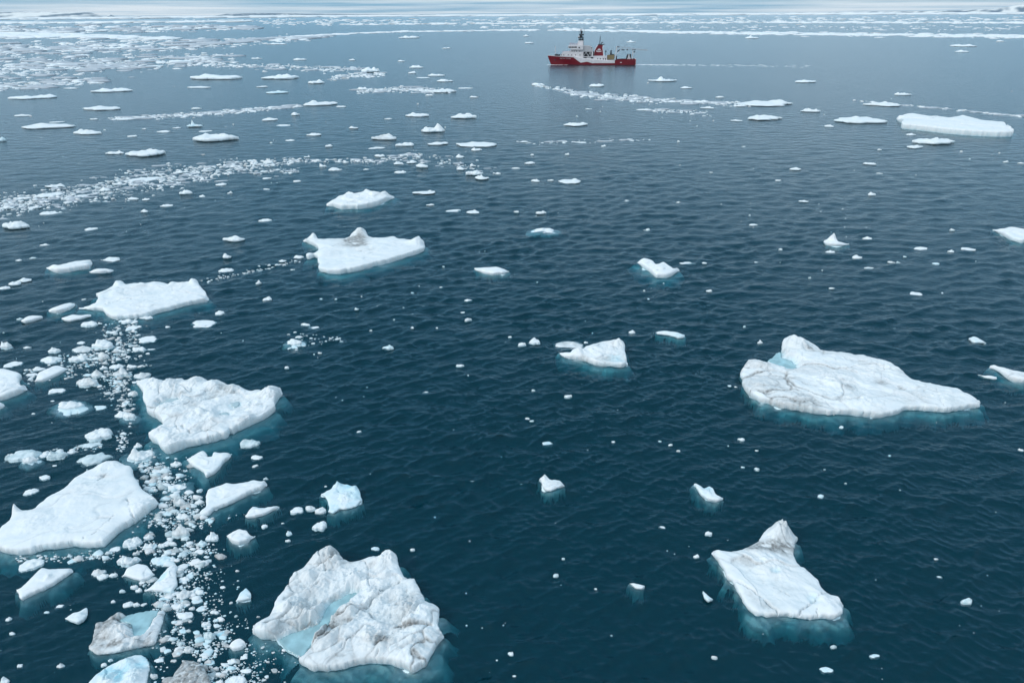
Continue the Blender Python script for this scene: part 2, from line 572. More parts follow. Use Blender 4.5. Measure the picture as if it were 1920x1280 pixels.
def grid_mesh(poly, s, hfun, rings, seed, tiny=False):
    """heightfield over a polygon, its border snapped to the outline, with walls going down through the waterline"""
    lo, hi = poly.min(0) - 1.5 * s, poly.max(0) + 1.5 * s
    xs = np.arange(lo[0], hi[0] + s, s); ys = np.arange(lo[1], hi[1] + s, s)
    nx_, ny_ = len(xs), len(ys)
    X, Y = np.meshgrid(xs, ys)
    X, Y = X.ravel(), Y.ravel()
    d, cx, cy, par = seg_distance(X, Y, poly)
    snap = (d > -0.72 * s) & (d < 0.42 * s)
    X = np.where(snap, cx, X); Y = np.where(snap, cy, Y)
    ok = d > -0.72 * s
    idx = np.arange(nx_ * ny_).reshape(ny_, nx_)
    Q = np.stack([idx[:-1, :-1], idx[:-1, 1:], idx[1:, 1:], idx[1:, :-1]], -1).reshape(-1, 4)
    keep = ok[Q].all(1) & ~snap[Q].all(1)
    Q = Q[keep]
    if len(Q) == 0:
        return None
    used = np.unique(Q)
    remap = np.full(nx_ * ny_, -1); remap[used] = np.arange(len(used))
    Q = remap[Q]
    X, Y, d, par, snap = X[used], Y[used], d[used], par[used], snap[used]
    d = np.where(snap, 0, np.maximum(d, 0))
    Z, attrs = hfun(X, Y, d, par)
    # border edges
    E = np.concatenate([Q[:, [0, 1]], Q[:, [1, 2]], Q[:, [2, 3]], Q[:, [3, 0]]])
    key = np.minimum(E[:, 0], E[:, 1]) * (len(used) + 1) + np.maximum(E[:, 0], E[:, 1])
    _, inv, cnt = np.unique(key, return_inverse=True, return_counts=True)
    BE = E[cnt[inv] == 1]
    bv = np.unique(BE)
    nrm = np.zeros((len(used), 2))
    e = np.stack([X[BE[:, 1]] - X[BE[:, 0]], Y[BE[:, 1]] - Y[BE[:, 0]]], 1)
    o = np.stack([e[:, 1], -e[:, 0]], 1)
    np.add.at(nrm, BE[:, 0], o); np.add.at(nrm, BE[:, 1], o)
    nrm = nrm[bv]; nrm /= (np.hypot(nrm[:, 0], nrm[:, 1])[:, None] + 1e-9)
    V = [np.stack([X, Y, Z], 1)]
    A = {k: [v] for k, v in attrs.items()}
    prev = np.full(len(used), -1); prev[bv] = bv
    base = len(used)
    bx, by, bz = X[bv], Y[bv], Z[bv]
    FW = []
    for k, (zf, zc, off, wob) in enumerate(rings):
        nz = fbm(bx / max(s * 7, 1e-3), by / max(s * 7, 1e-3), seed + 71 * k, 3)
        oo = off + wob * nz
        V.append(np.stack([bx + nrm[:, 0] * oo, by + nrm[:, 1] * oo, bz * zf + zc + 0.25 * wob * nz * (zf > 0)], 1))
        cur = np.full(len(used), -1); cur[bv] = base + np.arange(len(bv))
        FW.append(np.stack([prev[BE[:, 0]], cur[BE[:, 0]], cur[BE[:, 1]], prev[BE[:, 1]]], 1))
        for kk in A:
            if kk == 'blue':
                A[kk].append(np.clip(attrs[kk][bv] + (0.10 + 0.22 * np.clip(nz + 0.2, 0, 1)) if zf > 0 else np.full(len(bv), 0.5), 0, 1))
            else:
                A[kk].append(attrs[kk][bv] * 0.6)
        prev = cur
        base += len(bv)
    V = np.concatenate(V)
    return V, [Q] + FW, {k: np.concatenate(v) for k, v in A.items()}


FLOES = []          # (px, py, w, short name or None, object)


def Z(x0, y0, sc, pts):
    return [(x0 + x / sc, y0 + y / sc) for x, y in pts]


def floe(label, P, h=0.6, rough=1.6, dirt_shade=0.0, blue=0.0, strike=25.0, lump=1.0, feature=1.6, foot=None, pools=(), cracks=(),
         bumps=(), stains=(), blues=(), short=None, group=None, name='ice_floe', cat='ice floe', res=1.5, slope=None, rub=0.22, dome=0.25, seed=None, edge=1.0):
    """one floe from its outline in the photo: P in pixels; features in pixels too, all laid on the water where they float"""
    seed = seed or (len(FLOES) * 13 + 5)
    P = np.asarray(P, float)
    w = np.ptp(P[:, 0]); hh = np.ptp(P[:, 1])
    per = np.hypot(*(np.roll(P, -1, 0) - P).T).sum()
    Pd = densify(P, int(np.clip(per / 2.6, 24, 420)), rough, seed)
    poly, rim = rim_from_outline(Pd, h)
    c = poly.mean(0)
    mpp = depth_at(c[0], c[1]) / 1280.0
    s = max(res * mpp, math.sqrt(np.ptp(poly[:, 0]) * np.ptp(poly[:, 1]) / 90000.0))
    loc = (float(c[0]), float(c[1]), 0.0)
    Pl = poly - c
    size = math.sqrt(np.ptp(Pl[:, 0]) * np.ptp(Pl[:, 1]))

    def loc_pts(pts, z):
        a = np.asarray(pts, float)
        x, y = ground(a[:, 0], a[:, 1], z)
        return np.stack([x - c[0], y - c[1]], 1)
    pool_polys = []
    for i, p in enumerate(pools):
        lv = 0.15
        if isinstance(p, tuple):
            p, lv = p
        pool_polys.append((loc_pts(densify(p, 70, 2.8, seed + 3 + i), lv), lv))
    crack_lines = [(loc_pts(p, h), wd) for p, wd in cracks]
    bump_l = [(*loc_pts([(bx, by)], h)[0], br * mpp, bh) for bx, by, br, bh in bumps]
    dep = math.atan2(CAM_H, math.hypot(*c))
    stain_l = [(*loc_pts([(sx, sy)], h)[0], rx * mpp, ry * mpp / math.sin(dep), st) for sx, sy, rx, ry, st in stains]
    blue_l = [(*loc_pts([(sx, sy)], h * 0.6)[0], rx * mpp, ry * mpp / math.sin(dep), st) for sx, sy, rx, ry, st in blues]
    ca, sa = math.cos(R(strike)), math.sin(R(strike))
    ws = max(3 * s, min(1.4 * h + 0.10 * size, 3.0))
    rsub = slice(None, None, max(1, len(Pl) // 130))
    RP, RH = Pl[rsub], rim[rsub]
    f = feature

    def hfun(x, y, d, par):
        n = len(rim)
        i0 = np.floor(par).astype(int) % n
        tt = par - np.floor(par)
        hr = rim[i0] * (1 - tt) + rim[(i0 + 1) % n] * tt
        # spread the rim height inwards
        num = np.zeros_like(x); den = np.zeros_like(x)
        CH = 20000
        for a in range(0, len(x), CH):
            dd = (x[a:a + CH, None] - RP[:, 0]) ** 2 + (y[a:a + CH, None] - RP[:, 1]) ** 2
            wt = 1.0 / (dd + (0.8 * s) ** 2) ** 1.6
            num[a:a + CH] = (wt * RH).sum(1); den[a:a + CH] = wt.sum(1)
        hi_ = num / den
        hi_ = np.where(d <= 0, hr, hi_)
        fall = np.exp(-(d / ws) ** 2)
        z = h + (hi_ - h) * fall
        u = (ca * x + sa * y) / f; v = (-sa * x + ca * y) / f
        u1 = u + 0.35 * fbm(u * 0.9, v * 0.9, seed, 2); v1 = v + 0.35 * fbm(u * 0.9 + 7, v * 0.9, seed + 1, 2)
        f1, f2, cid, ox, oy = cells(u1 * 0.42, v1 * 0.85, seed)
        f1b, f2b, cidb, oxb, oyb = cells(u1 * 1.1 + 3, v1 * 1.9, seed + 4)
        rd = ridged(u1 * 0.35, v1 * 0.95, seed + 2, 3)
        lo = fbm(u * 0.28, v * 0.4, seed + 3, 2)
        fine = fbm(u * 2.6, v * 3.6, seed + 9, 5, 0.6)
        block = (cid - 0.5) * 0.55 + ox * (cid - 0.5) * 0.9 + oy * (hash2((cid * 999).astype(int), (cid * 777).astype(int), seed) - 0.5) * 0.9
        blockb = (cidb - 0.5) * 0.22 + oxb * (cidb - 0.5) * 0.4
        amp = lump * min(h, 1.6) * (1.0 - np.exp(-(d / (0.35 * ws + 2 * s)) ** 2) * 0.75)
        zz = 0.62 * block + 0.42 * blockb * sstep(-0.4, 0.3, lo + fine * 0.2) + 0.42 * (rd - 0.45) + 0.34 * lo + 0.09 * fine
        mb_ = sstep(-0.35, 0.35, fbm(u * 0.5 + 51, v * 0.6, seed + 33, 2) + 0.15)
        zz = zz + dome * mb_ * (0.75 - 1.5 * f1b * f1b)
        z = z + amp * zz
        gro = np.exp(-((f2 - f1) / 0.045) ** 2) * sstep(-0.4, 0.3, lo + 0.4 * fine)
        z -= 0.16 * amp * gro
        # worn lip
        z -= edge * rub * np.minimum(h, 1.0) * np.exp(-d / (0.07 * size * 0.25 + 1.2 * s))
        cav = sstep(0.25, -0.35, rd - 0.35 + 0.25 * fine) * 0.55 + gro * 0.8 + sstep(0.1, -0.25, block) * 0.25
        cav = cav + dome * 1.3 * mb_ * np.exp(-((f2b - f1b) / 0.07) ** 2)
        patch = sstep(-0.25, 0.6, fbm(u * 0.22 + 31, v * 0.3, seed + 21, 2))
        dt = 1.5 * dirt_shade * (cav * (0.3 + 0.7 * patch))  # sediment grey, deepened to paint shading into hollows and creases
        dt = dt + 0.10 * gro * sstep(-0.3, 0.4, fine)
        bl = blue * (0.6 + 0.8 * np.clip(lo + 0.3 * fine, -0.6, 0.6)) + 0.10 * sstep(0.1, -0.4, zz)
        for bx, by, br, bh in bump_l:
            q = np.hypot(x - bx, y - by) / br
            z = z + bh * np.exp(-q * q * 1.3) * (1 + 0.35 * fine)
        xw = x + 3.0 * mpp * fbm(x / (16 * mpp), y / (16 * mpp), seed + 60, 3)
        yw = y + 3.0 * mpp * fbm(x / (16 * mpp) + 9, y / (16 * mpp), seed + 61, 3)
        for lx, wd in crack_lines:
            dd = np.full(len(x), 9e9)
            for a in range(len(lx) - 1):
                A_, B_ = lx[a], lx[a + 1]
                D_ = B_ - A_
                t_ = np.clip(((x - A_[0]) * D_[0] + (y - A_[1]) * D_[1]) / (D_ @ D_ + 1e-9), 0, 1)
                dd = np.minimum(dd, np.hypot(xw - A_[0] - t_ * D_[0], yw - A_[1] - t_ * D_[1]))
            wob = wd * mpp * 0.62 * (0.8 + 0.5 * np.clip(fine, -0.8, 0.8)) + 0.3 * s
            g = np.exp(-(dd / wob) ** 2) * (0.35 + 0.65 * sstep(-0.45, 0.25, fbm(u * 1.3 + 11, v * 1.3, seed + 77, 2)))
            z = z - g * min(0.45 * h, 0.36) * min(1.0, wd / 1.5)
            dt = dt + 0.22 * g
        for sx, sy, rx, ry, st in stain_l:
            q = ((x - sx) / rx) ** 2 + ((y - sy) / ry) ** 2
            m_ = np.exp(-q) * sstep(-0.7, 0.5, fine + 0.9 * rd - 0.3)
            dt = dt + 1.5 * st * m_
            z = z - 0.10 * h * np.exp(-q)
        for sx, sy, rx, ry, st in blue_l:
            q = ((x - sx) / rx) ** 2 + ((y - sy) / ry) ** 2
            bl = bl + st * np.exp(-q ** 1.5) * (0.8 + 0.4 * fine)
            z = z - 0.5 * h * st * np.exp(-q ** 1.5)
        z = np.maximum(z, 0.10 * min(h, 1.0) + 0.02)
        for pp, lv in pool_polys:
            pd, _, _, _ = seg_distance(x, y, pp)
            pd = pd + 0.10 * f * fine
            k = sstep(-0.28 * f, 0.02, pd)
            z = z * (1 - k) + (lv - 0.10) * k
            bl = bl + (0.55 if lv < 0.2 else 0.3) * sstep(-0.16 * f, 0.05, pd)
        return z, {'dirt_shade': np.clip(dt, 0, 1), 'blue': np.clip(bl, 0, 1)}
    k = min(1.0, size / 6.0)
    rings = [(0.72, 0.0, 0.05 * k, 0.06 * k), (0.35, 0.01, 0.03 * k, 0.07 * k), (0.0, 0.03, -0.05 * k, 0.04 * k), (0.0, -0.22 * k, -0.18 * k, 0.03 * k), (0.0, -0.5 * k, -0.6 * k, 0.1 * k)]
    r = grid_mesh(Pl, s, hfun, rings, seed)
    if r is None:
        return None
    V, F, A = r
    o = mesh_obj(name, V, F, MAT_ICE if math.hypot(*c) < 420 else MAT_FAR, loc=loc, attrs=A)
    tag(o, label, cat, group)
    for pp, lv in pool_polys:
        sp_ = max(2.2 * s, 0.03)

        def pf(x, y, d, par):
            return np.full(len(x), lv) + 0.012 * fbm(x, y, seed, 2), {'dirt_shade': np.zeros(len(x)), 'blue': np.ones(len(x))}
        rp = grid_mesh(pp, sp_, pf, [(0.0, -0.2, 0.05, 0.0)], seed)
        if rp:
            mesh_obj('melt_pool', rp[0], rp[1], MAT_POOL if lv < 0.2 else MAT_MELT, parent=o)
    if foot:
        build_foot(o, Pl, foot, seed, s, mpp, dep)
    FLOES.append([P[:, 0].mean(), P[:, 1].mean(), w, short, o, hh])
    return o


def build_foot(o, Pl, foot, seed, s, mpp, dep):
    """the ledge of ice under water: foot = (reach in m, bearing in the picture (dx, dy), depth at the outer edge)"""
    reach, dx, dy, zb = foot
    reach *= 0.34 * min(1.0, 0.45 + math.sqrt(np.ptp(Pl[:, 0]) * np.ptp(Pl[:, 1])) / 9.0)
    g = np.array([dx, -dy], float)
    nrm_ = np.hypot(*g)
    g = g / nrm_ if nrm_ > 0 else g
    st = max(0.045, reach / 15, 1.3 * s)
    step = max(1, len(Pl) // 150)
    Q = Pl[::step]
    lo, hi = Q.min(0) - reach * 1.5, Q.max(0) + reach * 1.5
    xs = np.arange(lo[0], hi[0], st); ys = np.arange(lo[1], hi[1], st)
    X, Y = np.meshgrid(xs, ys); shp = X.shape
    X, Y = X.ravel(), Y.ravel()
    d, cx, cy, _ = seg_distance(X, Y, Q)
    out = -d
    vx, vy = X - cx, Y - cy
    vl = np.hypot(vx, vy) + 1e-6
    cosb = (vx * g[0] + vy * g[1]) / vl if nrm_ > 0 else np.ones_like(X)
    ext = reach * (0.12 + 0.88 * sstep(-0.5, 0.75, cosb)) * np.clip(0.95 + 0.6 * fbm(X / (reach * 2.4), Y / (reach * 2.4), seed + 40, 2), 0.25, 1.7)
    q = np.clip(out, 0, None) / ext
    k0 = min(1.0, 0.35 + reach / 2.0)
    zb = min(zb, 1.3)
    z = -0.19 * k0 - 0.26 * zb * q + 0.13 * k0 * fbm(X / (0.5 * reach + 0.1), Y / (0.5 * reach + 0.1), seed + 44, 3) * np.clip(q * 2, 0, 1)
    z = np.where(q > 0.7, z - 0.95 * np.clip(q - 0.75, 0, 2) ** 1.2, z)
    ok = (out > -3.2 * st) & (q < 1.7)
    z = np.where(out < 0, -0.15 * k0, z)
    idx = np.arange(len(X)).reshape(shp)
    F = np.stack([idx[:-1, :-1], idx[:-1, 1:], idx[1:, 1:], idx[1:, :-1]], -1).reshape(-1, 4)
    F = F[ok[F].all(1)]
    if len(F) < 4:
        return
    used = np.unique(F)
    rm = np.full(len(X), -1); rm[used] = np.arange(len(used))
    V = np.stack([X, Y, np.maximum(z, -8)], 1)[used]
    bl = np.clip(0.25 + 0.35 * fbm(X / 1.7, Y / 1.7, seed + 50, 3), 0, 1)[used]
    mesh_obj('submerged_foot', V, [rm[F]], MAT_FOOT, parent=o, attrs={'blue': bl, 'dirt_shade': np.zeros(len(used))})


def pebble_outline(cx, cy, w, h, rnd, spiky=0.5):
    """outline of a small floe of w x h pixels about (cx, cy)"""
    n = 15
    a0 = rnd.random() * 6.28
    ph = [rnd.random() * 6.28 for _ in range(6)]
    pts = []
    for i in range(n):
        a = 2 * math.pi * i / n
        r = 1 + 0.10 * math.sin(2 * a + ph[0]) + 0.13 * math.sin(3 * a + ph[1]) + 0.08 * spiky * math.sin(5 * a + ph[2]) + 0.16 * spiky * (rnd.random() - 0.5)
        pts.append((cx + 0.5 * w * r * math.cos(a), cy + 0.5 * h * r * math.sin(a)))
    return pts


def chunk(cx, cy, w, h, rnd, name='ice_chunk', cat='ice chunk', grey=0.0, blue=0.0, foot=0.0, peak=False):
    """a small floe given by its box in the photo (pixels)"""
    yb = cy + 0.5 * h
    gx, gy = ground(cx, yb - 0.2 * h)
    mpp = depth_at(float(gx), float(gy)) / 1280.0
    dep = math.atan2(CAM_H, math.hypot(gx, gy))
    wm, vm = w * mpp, h * mpp                   # width, and height as seen
    depth_m = wm * (0.45 + 0.4 * rnd.random())
    if vm < depth_m * math.sin(dep) * 1.15:
        depth_m = max(0.35 * wm, vm * 0.8 / math.sin(dep)) if vm < 0.9 * depth_m * math.sin(dep) else depth_m * 0.85
    hz = max((vm - depth_m * math.sin(dep)) / math.cos(dep), 0.10 * vm / math.cos(dep), 0.04)
    hz = min(hz, 0.55 * wm)
    # footprint on the water
    ox, oy = float(gx), float(gy) + 0.3 * depth_m
    n = int(np.clip(w * 1.5, 14, 46))
    ang = np.arange(n) / n * 2 * math.pi
    seed = rnd.randrange(1, 99999)
    rr = 1 + (0.34 if w > 14 else 0.5) * fbm(np.cos(ang) * 0.9 + seed % 97, np.sin(ang) * 0.9, seed, 3, 0.55)
    px, py = np.cos(ang) * rr, np.sin(ang) * rr
    px = (px - 0.5 * (px.max() + px.min())) / np.ptp(px) * wm
    py = (py - 0.5 * (py.max() + py.min())) / np.ptp(py) * depth_m
    th = rnd.uniform(-0.25, 0.25)
    px = px + th * py
    Pl = np.stack([px, py], 1)
    s = max(1.5 * mpp, wm / 22.0, depth_m / 26.0)
    s = min(s, wm / 4.0, depth_m / 3.2)
    tops = [(rnd.uniform(-0.33, 0.33) * wm, rnd.uniform(-0.1, 0.35) * depth_m, rnd.uniform(0.14, 0.3), rnd.uniform(0.6, 1.0)) for _ in range(1 if peak else rnd.choice((2, 3, 4)) if (w < 26 or cy > 430) else 6)]
    if w >= 26 and cy < 430:
        tops = [(tx, ty, tr * 0.65, ta * 0.8) for tx, ty, tr, ta in tops]
    flat = 0.12 if peak else rnd.uniform(0.36, 0.66)
    tilt = rnd.uniform(-0.45, 0.45)

    def hfun(x, y, d, par):
        e = 1 - np.exp(-d / (0.05 * wm + 0.3 * s))
        z = hz * flat * (0.62 + 0.38 * e) * (1 + tilt * x / wm)
        for (tx, ty, tr, ta) in tops:
            q = np.hypot((x - tx) / (tr * wm), (y - ty) / (tr * 1.1 * max(depth_m, wm * 0.5)))
            z = z + hz * (1 - flat) * ta * np.clip(1 - q * q, 0, 1) ** 1.4 * (0.35 + 0.65 * e)
        z = z + 0.26 * hz * fbm(x / wm * 7 + seed % 31, y / wm * 7, seed, 3) * (0.4 + 0.6 * e)
        z = np.maximum(z, 0.12 * hz)
        nz = fbm(x / wm * 3, y / wm * 3 + seed % 17, seed + 5, 3)
        return z, {'dirt_shade': np.clip(grey * (0.5 + 0.6 * nz), 0, 1), 'blue': np.clip(blue * (0.8 + 0.5 * nz) + 0.05, 0, 1)}
    k = wm * 0.1
    dpt = min(wm, 1.2)
    ex = foot * wm
    if foot > 0.3:
        rings = [(0.5, 0.0, 0.06 * k, 0.2 * k), (0.0, 0.0, 0.0, 0.1 * k), (0.0, -0.06 * dpt, 0.15 * ex, 0.3 * ex), (0.0, -0.16 * dpt, 0.75 * ex, 0.5 * ex), (0.0, -0.35 * dpt, 0.9 * ex, 0.4 * ex), (0.0, -0.75 * dpt, 0.2 * ex, 0.1 * k)]
    elif foot:
        rings = [(0.5, 0.0, 0.06 * k, 0.2 * k), (0.0, 0.0, 0.0, 0.1 * k), (0.0, -0.07 * dpt, 0.3 * ex, 0.5 * ex), (0.0, -0.18 * dpt, 0.1 * ex, 0.5 * ex), (0.0, -0.32 * dpt, -0.22 * wm, 0.1 * k)]
    else:
        rings = [(0.5, 0.0, 0.06 * k, 0.2 * k), (0.0, 0.0, 0.0, 0.1 * k), (0.0, -0.12 * dpt, -0.8 * k, 0.1 * k)]
    r = grid_mesh(Pl, s, hfun, rings, seed)
    if r is None:
        return None
    V, F, A = r
    zc = float(surface_z(np.array([ox]), np.array([oy]))[0]) + 0.08 * hz
    o = mesh_obj(name, V, F, MAT_ICE if math.hypot(ox, oy) < 420 else MAT_FAR, loc=(ox, oy, zc), attrs=A)
    tag(o, None, cat)
    FLOES.append([cx, cy, w, None, o, h])
    return o

# ---------------------------------------------------------------- the floes one can name
z1 = lambda p: Z(440, 980, 4.174, p)
z2 = lambda p: Z(1300, 960, 5.334, p)
z3 = lambda p: Z(1360, 600, 3.84, p)
z4 = lambda p: Z(230, 680, 5.818, p)
z5 = lambda p: Z(0, 780, 4.571, p)
z6 = lambda p: Z(0, 480, 4, p)
z7 = lambda p: Z(540, 330, 6, p)
z9 = lambda p: Z(1560, 160, 4, p)
z10 = lambda p: Z(1000, 600, 6, p)
z11 = lambda p: Z(220, 800, 3.84, p)
z16 = lambda p: Z(0, 1000, 4, p)
z25 = lambda p: Z(960, 740, 4, p)
z29 = lambda p: Z(960, 420, 4, p)
z31 = lambda p: Z(1440, 280, 4, p)
z33 = lambda p: Z(1800, 620, 10.667, p)
z36 = lambda p: Z(0, 660, 10.667, p)
zs = lambda f, lst: [(*f([(a, b)])[0], *rest) for a, b, *rest in lst]

floe('big craggy floe split by a turquoise channel, its dirty creases shaded grey', z1([
    (145, 860), (150, 790), (200, 760), (270, 720), (300, 660), (330, 580), (380, 520), (420, 450), (455, 385), (530, 345), (600, 280), (615, 240),
    (660, 212), (690, 205), (745, 165), (800, 215), (835, 275), (850, 290), (920, 290), (1000, 270), (1060, 252), (1110, 255), (1135, 270),
    (1160, 240), (1195, 222), (1240, 245), (1265, 245), (1275, 310), (1305, 380), (1330, 420), (1400, 415), (1430, 470), (1455, 530), (1490, 600),
    (1550, 630), (1600, 660), (1590, 750), (1580, 800), (1635, 885), (1620, 930), (1580, 970), (1555, 1030), (1500, 1130), (1400, 1182),
    (1340, 1155), (1220, 1115), (1080, 1110), (1000, 1110), (900, 1135), (840, 1155), (700, 1170), (590, 1165), (570, 1140), (510, 1110),
    (530, 1075), (410, 1000), (320, 915), (240, 920), (170, 900)]),
    h=0.85, rough=1.6, dirt_shade=1.1, blue=0.06, strike=38, lump=1.35, dome=0.36, feature=2.1, foot=(2.6, 0.5, 0.8, 2.6), short='craggy floe with the turquoise channel', res=1.35,
    pools=[z1([(335, 925), (400, 880), (500, 850), (600, 815), (680, 770), (690, 730), (720, 660), (770, 610), (880, 560), (975, 535), (985, 548),
               (900, 615), (820, 690), (750, 770), (690, 830), (640, 890), (585, 970), (525, 1062), (420, 1000)])],
    bumps=zs(z1, [(755, 290, 22, 0.95), (1190, 290, 26, 0.6), (640, 300, 16, 0.4), (920, 430, 26, 0.45), (1080, 560, 20, 0.4), (910, 690, 14, 0.4), (560, 430, 26, 0.35), (1340, 690, 34, 0.5), (420, 640, 24, 0.3), (520, 660, 22, 0.35), (250, 830, 20, 0.3), (1100, 900, 30, 0.35), (1350, 1040, 30, 0.2)]),
    cracks=[(z1([(665, 250), (680, 330), (725, 388), (800, 330), (850, 295)]), 1.6), (z1([(1000, 290), (1050, 340), (1040, 420), (1060, 500)]), 1.5), (z1([(600, 520), (690, 420), (725, 388)]), 1.2),
            (z1([(870, 480), (930, 530)]), 1.6), (z1([(950, 700), (1060, 610), (1150, 520), (1290, 440)]), 1.5), (z1([(1100, 960), (1190, 900), (1300, 830), (1460, 800), (1580, 795)]), 2.6),
            (z1([(700, 890), (790, 870), (830, 840)]), 1.5), (z1([(1250, 760), (1310, 830)]), 1.3), (z1([(620, 960), (760, 860), (960, 740)]), 1.4), (z1([(1080, 1110), (1070, 1060), (1130, 1000)]), 1.3)],
    stains=zs(z1, [(1150, 920, 16, 7, 0.8), (1340, 810, 22, 5, 0.7), (560, 660, 14, 10, 0.45), (880, 755, 9, 3, 0.6), (780, 555, 10, 7, 0.45), (1450, 950, 18, 8, 0.35), (1080, 330, 10, 6, 0.4), (700, 880, 10, 6, 0.4)]))

floe('white floe with a tall grey-banded horn and a broken-off near corner', z2([
    (182, 400), (215, 368), (260, 360), (330, 380), (420, 382), (500, 365), (560, 335), (620, 300), (665, 275), (690, 210), (740, 165), (810, 130),
    (880, 108), (950, 125), (985, 180), (1045, 260), (1020, 310), (1000, 340), (1000, 420), (1040, 490), (1080, 530), (1110, 535), (1165, 590),
    (1255, 665), (1280, 740), (1330, 780), (1380, 815), (1440, 820), (1465, 835), (1490, 940), (1470, 1000), (1478, 1040), (1400, 1080), (1280, 1070),
    (1200, 1075), (1170, 1087), (1050, 1072), (920, 1045), (900, 1045), (740, 1058), (620, 1045), (540, 985), (490, 900), (430, 790), (405, 720),
    (330, 680), (310, 600), (270, 545), (220, 470)]),
    h=0.7, rough=1.0, dirt_shade=0.5, blue=0.06, strike=-38, lump=0.62, feature=3.0, foot=(1.9, 0.2, 0.7, 2.0), short='horned floe', res=1.3,
    bumps=zs(z2, [(870, 215, 18, 1.5), (800, 250, 12, 0.5), (640, 440, 36, 0.25), (800, 545, 26, 0.30), (1330, 880, 22, 0.2)]),
    cracks=[(z2([(310, 600), (420, 660), (520, 720), (690, 840), (820, 950), (905, 1035)]), 2.4), (z2([(1045, 1060), (1060, 1000), (1110, 950), (1200, 880), (1290, 820), (1330, 790)]), 2.2),
            (z2([(740, 250), (860, 285), (1010, 310)]), 1.1), (z2([(700, 690), (860, 760), (960, 820)]), 0.9), (z2([(1250, 960), (1260, 1050)]), 1.1)],
    stains=zs(z2, [(800, 350, 36, 10, 1.2), (640, 360, 26, 8, 0.6), (920, 400, 16, 12, 0.3), (740, 930, 20, 12, 0.22), (580, 820, 14, 10, 0.2)]),
    blues=zs(z2, [(815, 618, 9, 4, 0.6), (1190, 880, 10, 8, 0.35)]))

floe('long humped floe with a turquoise inlet at its upper left, tapering right', z3([
    (105, 370), (165, 290), (230, 278), (300, 300), (325, 270), (390, 222), (410, 210), (415, 150), (450, 120), (520, 130), (580, 135), (640, 170), (690, 205),
    (780, 220), (860, 222), (940, 240), (1000, 242), (1060, 265), (1130, 285), (1200, 315), (1270, 355), (1310, 390), (1340, 415), (1420, 430), (1500, 452),
    (1590, 468), (1660, 480), (1730, 510), (1800, 550), (1832, 585), (1825, 630), (1700, 650), (1600, 670), (1480, 662), (1380, 655), (1280, 655),
    (1240, 680), (1150, 700), (1100, 708), (990, 700), (870, 685), (780, 690), (700, 685), (600, 672), (500, 655), (430, 642), (350, 620), (270, 600),
    (200, 570), (140, 520), (120, 470), (130, 430), (115, 400)]),
    h=0.85, rough=1.3, dirt_shade=0.75, blue=0.05, strike=-22, lump=0.85, feature=3.2, foot=(2.2, 0.6, 0.9, 2.4), short='long humped floe', res=1.3,
    pools=[z3([(305, 292), (340, 262), (385, 228), (405, 235), (402, 268), (470, 290), (518, 330), (508, 355), (440, 360), (370, 335)])],
    bumps=zs(z3, [(500, 180, 24, 1.0), (240, 340, 28, 0.55), (780, 440, 36, 0.5), (1120, 330, 40, 0.35), (240, 490, 24, 0.35), (560, 590, 40, 0.25), (960, 600, 40, 0.3), (1560, 540, 40, 0.25)]),
    cracks=[(z3([(1110, 430), (1145, 340)]), 1.0), (z3([(1525, 490), (1545, 560), (1600, 660)]), 1.2), (z3([(860, 330), (960, 380), (1100, 415), (1290, 460)]), 1.1), (z3([(700, 580), (780, 625), (860, 660), (980, 690)]), 1.6),
            (z3([(130, 340), (260, 360), (360, 400), (560, 470), (720, 520)]), 1.4), (z3([(1430, 530), (1450, 480)]), 0.8), (z3([(780, 600), (900, 545)]), 0.8)],
    stains=zs(z3, [(620, 210, 12, 4, 0.8), (1130, 450, 14, 6, 0.5), (1250, 485, 7, 3, 0.7), (880, 490, 9, 5, 0.5), (430, 430, 30, 5, 0.25), (250, 350, 24, 5, 0.25), (1380, 560, 20, 12, 0.22)]))

